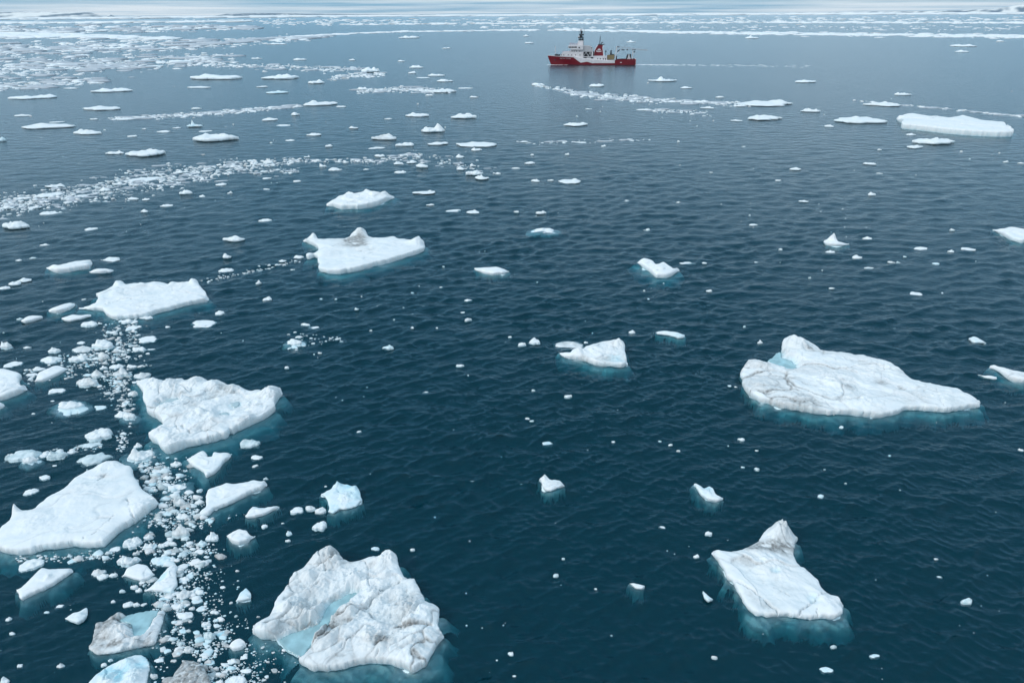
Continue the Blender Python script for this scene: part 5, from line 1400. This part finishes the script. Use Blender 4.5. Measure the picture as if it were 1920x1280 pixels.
def raw(name, V, F, mat, parent=ship, smooth=False):
    me = bpy.data.meshes.new(name)
    me.from_pydata([tuple(map(float, v)) for v in V], [], F)
    me.validate()
    for p in me.polygons:
        p.use_smooth = smooth
    me.materials.append(mat)
    o = bpy.data.objects.new(name, me)
    C.objects.link(o)
    o.parent = parent
    return o


def prism(name, prof, y0, y1, mat, parent=ship, taper=0.0):
    """side profile in photo pixels, extruded across the ship from y0 to y1 (metres, port side negative)"""
    P = [(X_(a), Z_(b)) for a, b in prof]
    ar = sum(P[i][0] * P[(i + 1) % len(P)][1] - P[(i + 1) % len(P)][0] * P[i][1] for i in range(len(P)))
    if ar < 0:
        P = P[::-1]
    n = len(P)
    zt = max(p[1] for p in P); zb = min(p[1] for p in P)
    def sq(p): return 1 - taper * (p[1] - zb) / (zt - zb + 1e-6)
    V = [(p[0], y0 * sq(p), p[1]) for p in P] + [(p[0], y1 * sq(p), p[1]) for p in P]
    F = [list(range(n)), list(range(2 * n - 1, n - 1, -1))]
    for i in range(n):
        j = (i + 1) % n
        F.append([j, i, n + i, n + j])
    return raw(name, V, F, mat, parent)


def box_mm(x0, x1, y0, y1, z0, z1):
    V = [(x, y, z) for z in (z0, z1) for y in (y0, y1) for x in (x0, x1)]
    F = [[0, 2, 3, 1], [4, 5, 7, 6], [0, 1, 5, 4], [1, 3, 7, 5], [3, 2, 6, 7], [2, 0, 4, 6]]
    return V, F


def bars(name, segs, th, mat, parent=ship, n=5):
    """round bars between 3-D points"""
    V, F = [], []
    for a, b in segs:
        a, b = Vector(a), Vector(b)
        d = (b - a).normalized()
        u = d.cross(Vector((0, 1, 0.01))).normalized(); w = d.cross(u)
        k = len(V)
        for p in (a, b):
            for i in range(n):
                c, s = math.cos(2 * math.pi * i / n), math.sin(2 * math.pi * i / n)
                V.append(p + (u * c + w * s) * th * 0.5)
        for i in range(n):
            j = (i + 1) % n
            F.append([k + i, k + j, k + n + j, k + n + i])
        F.append([k + i for i in range(n)][::-1]); F.append([k + n + i for i in range(n)])
    return raw(name, V, F, mat, parent)


def P3(a, b, y=0.0):
    return (X_(a), y, Z_(b))


def ball(name, c, r, mat, parent=ship, sz=1.0):
    V, F = [], []
    nu, nv = 12, 7
    for i in range(nv + 1):
        t = math.pi * i / nv
        for j in range(nu):
            a = 2 * math.pi * j / nu
            V.append((c[0] + r * math.sin(t) * math.cos(a), c[1] + r * math.sin(t) * math.sin(a), c[2] + r * sz * math.cos(t)))
    for i in range(nv):
        for j in range(nu):
            F.append([i * nu + j, (i + 1) * nu + j, (i + 1) * nu + (j + 1) % nu, i * nu + (j + 1) % nu])
    return raw(name, V, F, mat, parent, True)


HB = 6.9
ZT = Z_(450)


def half_breadth(s, z):
    f = min(max(z / ZT, -0.3), 1.0)
    deck = HB * (1 - max(0.0, 1 - s / 0.30) ** 2.3)
    wl = HB * 0.97 * (1 - max(0.0, 1 - s / 0.38) ** 1.7)
    b = wl + (deck - wl) * max(f, 0)
    if f < 0:
        b *= 1 + 0.3 * f
    if s > 0.9:
        b *= 1 - 0.10 * ((s - 0.9) / 0.1) ** 2
    return max(b, 0.12)


def stem(z):
    return 3.4 * (1 - min(max(z / ZT, -0.3), 1.0) ** 0.8) if z > 0 else 3.4


def loft(name, zlo, zhi, mat, s0=0.0, s1=1.0, n=64, m=6, out=0.0, top=None):
    V, F = [], []
    for side in (-1, 1):
        for i in range(n + 1):
            s = s0 + (s1 - s0) * i / n
            for k in range(m + 1):
                z = zlo(s) + (zhi(s) - zlo(s)) * k / m
                x = stem(z) + s * (SL - stem(z))
                V.append((x, side * (half_breadth(s, z) + out), z))
    st = (n + 1) * (m + 1)
    for sd in range(2):
        for i in range(n):
            for k in range(m):
                a = sd * st + i * (m + 1) + k
                q = [a, a + m + 1, a + m + 2, a + 1]
                F.append(q if sd == 0 else q[::-1])
    # stem and transom
    for k in range(m):
        F.append([k, k + 1, st + k + 1, st + k])
        e = n * (m + 1) + k
        F.append([e + 1, e, st + e, st + e + 1])
    if top:
        for i in range(n):
            a, b = i * (m + 1) + m, (i + 1) * (m + 1) + m
            F.append([a, b, st + b, st + a])
    return raw(name, V, F, mat, ship, True)


def sx(v): return (X_(v)) / SL
red_top = [(210, 450), (400, 458), (600, 468), (640, 502), (690, 541), (740, 535), (790, 526), (830, 538), (870, 550), (900, 546), (1213, 546), (1217, 503), (1300, 498), (1520, 494)]
wht_top = [(600, 446), (690, 462), (760, 478), (900, 486), (1050, 500), (1205, 512)]
ri, rv = [sx(a) for a, _ in red_top], [Z_(b) for _, b in red_top]
wi, wv = [sx(a) for a, _ in wht_top], [Z_(b) for _, b in wht_top]
hull = loft('hull', lambda s: -1.6, lambda s: float(np.interp(s, ri, rv)), SH_RED, n=110, m=7)
upper = loft('upper_hull', lambda s: float(np.interp(s, ri, rv)) + 0.0, lambda s: max(float(np.interp(s, wi, wv)), float(np.interp(s, ri, rv)) + 0.02), SH_WHITE, s0=sx(602), s1=sx(1212), n=70, m=4, top=True)
loft('bulwark_rail', lambda s: float(np.interp(s, ri, rv)) + 0.01, lambda s: float(np.interp(s, ri, rv)) + 0.40, SH_WHITE, s0=0.0, s1=sx(600), n=40, m=1)
loft('deck', lambda s: float(np.interp(s, ri, rv)) - 0.95, lambda s: float(np.interp(s, ri, rv)) - 0.9, SH_DECK, s0=0.012, s1=sx(600), n=30, m=1, out=-0.15, top=True)
loft('aft_deck', lambda s: Z_(512), lambda s: Z_(511), SH_DECK, s0=sx(1216), s1=0.995, n=12, m=1, out=-0.15, top=True)
loft('boot_stripe', lambda s: -0.2, lambda s: 0.28, SH_DARK, n=60, m=1, out=0.03)
# raised stern post and stem edge in pale paint
prism('stern_fender', [(1519, 494), (1532, 494), (1532, 566), (1519, 572)], -5.4, 5.4, SH_PINK)
# name on the bow: too small in the photo to read with certainty
fc = bpy.data.curves.new('hull_lettering', 'FONT')
fc.body = 'METTY TTYAB'
fc.size = 1.15
fc.extrude = 0.02
fc.space_character = 1.05
tmp = bpy.data.objects.new('hull_lettering', fc)
dg = bpy.context.evaluated_depsgraph_get()
C.objects.link(tmp)
bpy.context.view_layer.update()
me = bpy.data.meshes.new_from_object(tmp.evaluated_get(bpy.context.evaluated_depsgraph_get()))
bpy.data.objects.remove(tmp)
tx = np.array([v.co[:] for v in me.vertices])
tx[:, 0] = tx[:, 0] / tx[:, 0].max() * (X_(562) - X_(400)) + X_(400)
for v, c in zip(me.vertices, tx):
    z = Z_(491) + c[1]
    s = (c[0] - stem(z)) / (SL - stem(z))
    v.co = (c[0], -(half_breadth(s, z) + 0.06 + c[2]), z)
me.materials.clear(); me.materials.append(SH_WHITE)
lo = bpy.data.objects.new('hull_lettering', me); C.objects.link(lo); lo.parent = ship
def hullside(v, zz):
    z = Z_(zz); x = X_(v); s = (x - stem(z)) / (SL - stem(z))
    return half_breadth(s, z)
V, F = box_mm(X_(318), X_(340), -hullside(330, 505) - 0.15, -hullside(330, 505) + 0.3, Z_(516), Z_(497)); raw('anchor', V, F, SH_DARK)
V, F = box_mm(X_(1298), X_(1322), -hullside(1310, 535) - 0.06, -hullside(1310, 535) + 0.2, Z_(541), Z_(531)); raw('hull_mark', V, F, SH_WHITE)

# superstructure
fd = prism('forward_deckhouse', [(392, 457), (440, 398), (560, 392), (742, 392), (742, 470), (640, 470)], -5.2, 5.2, SH_WHITE)
for wx in (424, 458, 524, 576, 634, 700):
    V, F = box_mm(X_(wx - 6), X_(wx + 6), -5.24, -5.1, Z_(442), Z_(430)); raw('window', V, F, SH_GLASS, fd)
ud = prism('upper_deckhouse', [(540, 392), (560, 366), (742, 360), (742, 392)], -5.0, 5.0, SH_WHITE)
for wx in (580, 612, 645, 690):
    V, F = box_mm(X_(wx - 9), X_(wx + 9), -5.04, -4.9, Z_(389), Z_(379)); raw('window', V, F, SH_GLASS, ud)
V, F = box_mm(X_(596), X_(652), -5.05, -4.9, Z_(366), Z_(358)); raw('window', V, F, SH_GLASS, ud)
bars('deck_rail', [(P3(440, 392, -5.1), P3(560, 384, -5.1)), (P3(440, 398, -5.1), P3(440, 388, -5.1)), (P3(500, 394, -5.1), P3(500, 386, -5.1))], 0.18, SH_PINK)
br = prism('bridge', [(528, 345), (520, 310), (545, 303), (664, 303), (742, 303), (742, 362), (560, 362), (556, 345)], -6.3, 6.3, SH_WHITE)
for (a, b) in ((533, 565), (570, 606), (610, 650)):
    V, F = box_mm(X_(a), X_(b), -6.35, -6.2, Z_(337), Z_(320)); raw('window', V, F, SH_GLASS, br)
V, F = box_mm(X_(519), X_(525), -5.6, 5.6, Z_(336), Z_(320)); raw('window', V, F, SH_GLASS, br)
ball('porthole', (X_(684), -6.25, Z_(334)), 0.62, SH_DARK, br)
rail = []
for k in range(9):
    v = 545 + k * 14
    rail.append((P3(v, 303, -6.0), P3(v, 272, -6.0)))
rail += [(P3(545, 288, -6.0), P3(660, 288, -6.0)), (P3(545, 273, -6.0), P3(660, 273, -6.0)), (P3(545, 273, -6.0), P3(545, 273, 6.0)), (P3(545, 288, -6.0), P3(545, 288, 6.0))]
bars('bridge_rail', rail, 0.14, SH_PINK)
mb = prism('mast_house', [(655, 303), (662, 246), (738, 240), (742, 303)], -2.2, 2.2, SH_WHITE)
mast = bars('mast', [(P3(690, 242), P3(702, 110)), (P3(728, 242), P3(712, 110)), (P3(690, 242, 1.2), P3(705, 120, 0.4)), (P3(690, 200), P3(728, 160)), (P3(728, 200), P3(695, 165))], 0.75, SH_DARK)
V, F = box_mm(X_(668), X_(738), -1.6, 1.6, Z_(238), Z_(222)); raw('mast_platform', V, F, SH_DARK, mast)
V, F = box_mm(X_(660), X_(742), -2.4, 2.4, Z_(212), Z_(200)); raw('radar_scanner', V, F, SH_DARK, mast)
V, F = box_mm(X_(672), X_(746), -2.0, 2.0, Z_(165), Z_(152)); raw('radar_scanner', V, F, SH_DARK, mast)
V, F = box_mm(X_(680), X_(724), -1.2, 1.2, Z_(196), Z_(170)); raw('mast_cabinet', V, F, SH_DARK, mast)
bars('antenna', [(P3(744, 300), P3(742, 168)), (P3(745, 165), P3(745, 72))], 0.28, SH_DARK, mast)
bars('antenna', [(P3(680, 140), P3(684, 112)), (P3(722, 140), P3(720, 108))], 0.3, SH_DARK, mast)
ball('radome', P3(700, 98), 0.95, SH_WHITE, mast, 1.15)
ball('radome', P3(674, 190, -1.0), 0.9, SH_GREY, mast)
hg = prism('hangar', [(700, 392), (700, 316), (730, 306), (830, 310), (868, 326), (884, 350), (890, 392)], -5.4, 5.4, SH_GREY)
V, F = box_mm(X_(864), X_(874), -5.5, -4.9, Z_(346), Z_(330)); raw('vent', V, F, SH_DARK, hg)
V, F = box_mm(X_(742), X_(906), -3.2, 3.2, Z_(484), Z_(392)); raw('recess_shade_wall', V, F, SH_DARK)  # black backing that paints in the shade of the open bay
bars('truss', [(P3(752, 452, -5.6), P3(790, 396, -5.6)), (P3(790, 396, -5.6), P3(822, 452, -5.6)), (P3(822, 452, -5.6), P3(850, 396, -5.6)), (P3(850, 396, -5.6), P3(866, 452, -5.6))], 0.5, SH_GREY)
prism('hangar_post', [(738, 392), (750, 392), (750, 505), (738, 505)], -6.4, -5.7, SH_WHITE)
prism('hangar_post', [(872, 392), (892, 392), (892, 460), (872, 460)], -6.2, -5.2, SH_WHITE)
V, F = box_mm(X_(740), X_(905), -6.6, -5.4, Z_(463), Z_(455)); raw('side_gallery', V, F, SH_WHITE)
V, F = box_mm(X_(800), X_(862), -6.3, -3.4, Z_(508), Z_(464)); raw('side_cabin', V, F, SH_GREY)
V, F = box_mm(X_(762), X_(798), -6.0, -3.4, Z_(505), Z_(464)); raw('side_recess_shade', V, F, SH_DARK)  # solid black block painted in for the shade of an open recess
V, F = box_mm(X_(864), X_(900), -6.0, -3.4, Z_(508), Z_(464)); raw('side_recess_shade', V, F, SH_DARK)
ad = prism('aft_deckhouse', [(898, 450), (1100, 452), (1104, 512), (898, 512)], -5.9, 5.9, SH_WHITE)
for wx in (964, 1005, 1048, 1080):
    V, F = box_mm(X_(wx - 8), X_(wx + 8), -5.94, -5.8, Z_(500), Z_(480)); raw('window', V, F, SH_DARK, ad)
# funnel
prof = [(906, 448), (910, 405), (924, 360), (944, 325), (966, 298), (1034, 300), (1026, 330), (1034, 380), (1046, 448)]
fu = prism('funnel', prof, -2.9, 2.9, SH_RED, taper=0.25)
prism('funnel_edge', [(1034, 300), (1044, 300), (1036, 332), (1044, 380), (1056, 448), (1046, 448), (1035, 380), (1027, 330)], -2.95, 2.95, SH_WHITE, fu, taper=0.25)
prism('funnel_edge', [(897, 448), (901, 404), (915, 358), (936, 322), (958, 297), (966, 298), (944, 325), (924, 360), (910, 405), (906, 448)], -2.95, 2.95, SH_WHITE, fu, taper=0.25)
V, F = box_mm(X_(895), X_(1060), -3.3, 3.3, Z_(455), Z_(448)); raw('funnel_base', V, F, SH_WHITE, fu)
em = []
for k in range(18):
    a = math.pi * (0.95 + 1.15 * k / 17)
    em.append((975 + 34 * math.cos(a), 374 - 14 * math.sin(a) * (1 if True else 1)))
lower = [(936, 388), (950, 394), (975, 397), (1000, 394), (1020, 386), (1012, 378), (998, 384), (975, 388), (955, 384), (944, 372)]
prism('funnel_emblem', lower, -2.72, -2.45, SH_WHITE, fu)
prism('funnel_emblem', [(955, 372), (962, 358), (980, 350), (996, 354), (1002, 366), (994, 375), (978, 378), (964, 378)], -2.62, -2.35, SH_WHITE, fu)
prism('funnel_emblem', [(964, 369), (980, 371), (994, 368), (980, 366)], -2.66, -2.5, SH_DARK, fu)
V, F = box_mm(X_(956), X_(1040), -2.4, 2.4, Z_(301), Z_(293)); raw('funnel_cap', V, F, SH_DARK, fu)
bars('exhaust_pipe', [(P3(980, 296), P3(988, 240)), (P3(988, 240), P3(988, 180))], 0.62, SH_DARK, fu)
bars('exhaust_pipe', [(P3(1000, 298, -0.8), P3(1010, 274, -0.8)), (P3(1010, 274, -0.8), P3(1028, 262, -0.8))], 0.95, SH_DARK, fu)
bars('exhaust_pipe', [(P3(1012, 312, 0.8), P3(1034, 300, 0.8)), (P3(1034, 300, 0.8), P3(1056, 288, 0.8))], 0.9, SH_DARK, fu)
# working deck
vp = bars('vent_post', [(P3(1080, 452), P3(1080, 398))], 0.35, SH_DARK); ball('vent_head', P3(1080, 390), 0.62, SH_DARK, vp, 1.3)
prism('cargo_bin', [(1104, 440), (1214, 436), (1210, 498), (1104, 500)], -4.6, 4.6, SH_TAN)
prism('crane_tower', [(1144, 440), (1150, 372), (1166, 370), (1172, 440)], -0.9, 0.9, SH_DARK)
V, F = box_mm(X_(1172), X_(1200), -1.8, 1.0, Z_(440), Z_(426)); raw('crane_cabinet', V, F, SH_DARK)
ga = bars('gantry', [(P3(1228, 505, -5.0), P3(1236, 326, -4.0)), (P3(1228, 505, 5.0), P3(1236, 326, 4.0)), (P3(1236, 326, -4.0), P3(1236, 326, 4.0)), (P3(1252, 420, -4.5), P3(1292, 366, -4.0)), (P3(1236, 326, -4), P3(1276, 322, -4))], 0.42, SH_WHITE)
bars('gantry_strut', [(P3(1248, 392, -4.2), P3(1284, 364, -4.2))], 0.8, SH_DARK, ga)
V, F = box_mm(X_(1238), X_(1274), -4.6, -3.4, Z_(330), Z_(320)); raw('gantry_lamp', V, F, SH_DARK, ga)
boom = []
def bm(t, o): return P3(1238 + (1692 - 1238) * t, 330 + 40 * t + o * (1 - 0.75 * t), -1.5)
nb = 13
for k in range(nb):
    a, b = k / nb, (k + 1) / nb
    boom += [(bm(a, -10), bm(b, -10)), (bm(a, 22), bm(b, 22)), (bm(a, -10), bm(b, 22)) if k % 2 else (bm(a, 22), bm(b, -10))]
bo = bars('crane_boom', boom, 0.24, SH_GREY)
for v in (1320, 1345, 1395, 1480, 1508):
    V, F = box_mm(X_(v - 8), X_(v + 8), -1.9, -1.1, Z_(376), Z_(358)); raw('boom_sheave', V, F, SH_DARK, bo)
bars('boom_rest', [(P3(1478, 496, -3.5), P3(1480, 348, -1.5)), (P3(1478, 496, 3.5), P3(1480, 348, -1.5)), (P3(1482, 420, -2), P3(1520, 385, -2))], 0.34, SH_WHITE)
V, F = box_mm(X_(1488), X_(1512), -2.4, -1.2, Z_(402), Z_(388)); raw('boom_hook', V, F, SH_DARK, bo)
prism('stern_winch', [(1384, 497), (1392, 450), (1404, 430), (1416, 424), (1414, 497)], -2.6, 2.6, SH_DARK)
prism('stern_winch', [(1436, 497), (1432, 440), (1442, 424), (1456, 428), (1458, 497)], -2.6, 2.6, SH_DARK)
bars('winch_frame', [(P3(1410, 497, -3), P3(1424, 428, -3)), (P3(1424, 428, -3), P3(1440, 497, -3)), (P3(1408, 470, -3), P3(1446, 470, -3)), (P3(1402, 486, -3), P3(1456, 486, -3))], 0.55, SH_WHITE)
prism('deck_locker', [(1228, 497), (1230, 446), (1248, 446), (1250, 497)], -3.8, -2.2, SH_DARK)
V, F = box_mm(X_(1318), X_(1340), -4.0, -2.8, Z_(498), Z_(486)); raw('bollard', V, F, SH_DARK)
bars('foremast', [(P3(325, 455), P3(323, 316))], 0.42, SH_WHITE)
prism('windlass', [(318, 452), (322, 430), (352, 428), (372, 434), (398, 428), (402, 452)], -2.6, 2.6, SH_DARK)

# foam of the wake and at the waterline: thin broken patches on the water
r_ = np.random.default_rng(50)


def foam_patches(name, px, py, w, h, label):
    V, F = [], []
    x, y = ground(px, py)
    mpp = depth_at(x, y) / 1280.0
    dep = np.arctan2(CAM_H, np.hypot(x, y))
    z = surface_z(x, y)
    for k in range(len(px)):
        n = 9
        b = len(V)
        for i in range(n):
            a = 2 * math.pi * i / n
            r = r_.uniform(0.7, 1.2)
            V.append((x[k] + math.cos(a) * r * w[k] * mpp[k] * 0.5, y[k] + math.sin(a) * r * h[k] * mpp[k] * 0.5 / math.sin(dep[k]), z[k] + 0.03))
        V.append((x[k], y[k], z[k] + 0.16))
        for i in range(n):
            F.append((b + i, b + (i + 1) % n, b + n))
    o = mesh_obj(name, V, np.array(F), FOAM)
    tag(o, label, None, None, 'stuff')


t_ = r_.random(170) ** 2.2
foam_patches('wake_foam', 1192 + 330 * t_, 121.6 + 2.6 * t_ + r_.normal(0, 0.35, 170) * (1 + 3 * t_), r_.uniform(3, 14, 170), r_.uniform(0.12, 0.5, 170) * (1 - 0.6 * t_), 'white wake foam trailing behind the ship')
t_ = r_.random(60)
foam_patches('wake_foam', 1027 + 100 * t_ ** 2, 121.9 + 0.3 * r_.random(60), r_.uniform(2, 7, 60), r_.uniform(0.08, 0.2, 60), 'thin line of bow foam along the hull of the ship')

# ---------------------------------------------------------------- haze
def haze():
    m, t, out = new_mat('thin_sea_haze')
    v = nd(t, 'ShaderNodeVolumePrincipled')
    v.inputs['Color'].default_value = (0.90, 0.95, 1.0, 1)
    v.inputs['Density'].default_value = HAZE
    v.inputs['Anisotropy'].default_value = 0.2
    t.links.new(v.outputs[0], out.inputs['Volume'])
    V, F = box_mm(-62000, 62000, -3000, 64000, -16.0, 480.0)
    o = raw('haze', V, F, m, None)
    tag(o, kind='stuff')


HAZE = 4.0e-6
haze()


# ---------------------------------------------------------------- names for the pieces that have none yet
def auto_labels():
    marks = [(f[0], f[1], f[2], f[3], f[5]) for f in FLOES if f[3]]
    marks.append((1108, 115, 165, 'red ship', 20))
    seen = {}
    rows = []
    for (o, px, py, w, h, fl) in FLOATERS:
        best = None
        for m in marks:
            dx, dy = px - m[0], (py - m[1]) * 1.5
            ex, ey = max(abs(dx) - m[2] * 0.5, 0), max(abs(dy) - m[4] * 0.75, 0)
            d = math.hypot(ex, ey) + 0.15 * math.hypot(dx, dy)
            if best is None or d < best[0]:
                best = (d, m, dx, dy)
        d, m, dx, dy = best
        nx_, ny_ = dx / (m[2] * 0.5 + 20), dy / (m[4] * 0.75 + 20)
        side = ('right of' if nx_ > 0 else 'left of') if abs(nx_) > abs(ny_) else ('in front of' if ny_ > 0 else 'beyond')
        look = 'peaked' if 'p' in fl else 'glassy blue' if 'b' in fl and 'g' not in fl else 'glassy grey' if 'gb' in fl else 'grey-white' if 'g' in fl else 'blue-footed white' if 'f' in fl else 'white'
        size = 'tiny' if w < 9 else 'small' if w < 20 else 'middling' if w < 45 else 'long'
        kind = 'floe' if o['category'] == 'ice floe' else 'chunk'
        rows.append((m[3], side, size, look, kind, d, o))
    byk = {}
    for rw in rows:
        byk.setdefault(rw[:5], []).append(rw)
    ORD = ['', 'second ', 'third ', 'fourth ', 'fifth ', 'sixth ', 'seventh ', 'eighth ', 'ninth ', 'tenth ', 'eleventh ', 'twelfth ', 'thirteenth ', 'fourteenth ', 'fifteenth ', 'sixteenth ', 'seventeenth ', 'eighteenth ', 'nineteenth ', 'twentieth ']
    for k, lst in byk.items():
        lst.sort(key=lambda q: q[5])
        mk, side, size, look, kind = k
        for i, rw in enumerate(lst):
            if len(lst) == 1:
                lab = f'only {size} {look} {kind} {side} the {mk}'
            else:
                lab = f'{size} {look} {kind}, {ORD[min(i, 19)]}nearest {side} the {mk}'
            rw[6]['label'] = lab
            rw[6]['group'] = 'small floes adrift around the big ones' if kind == 'floe' else 'loose ice chunks on the water'
    for f in FLOES:
        if f[3]:
            f[4]['group'] = 'larger ice floes'


auto_labels()
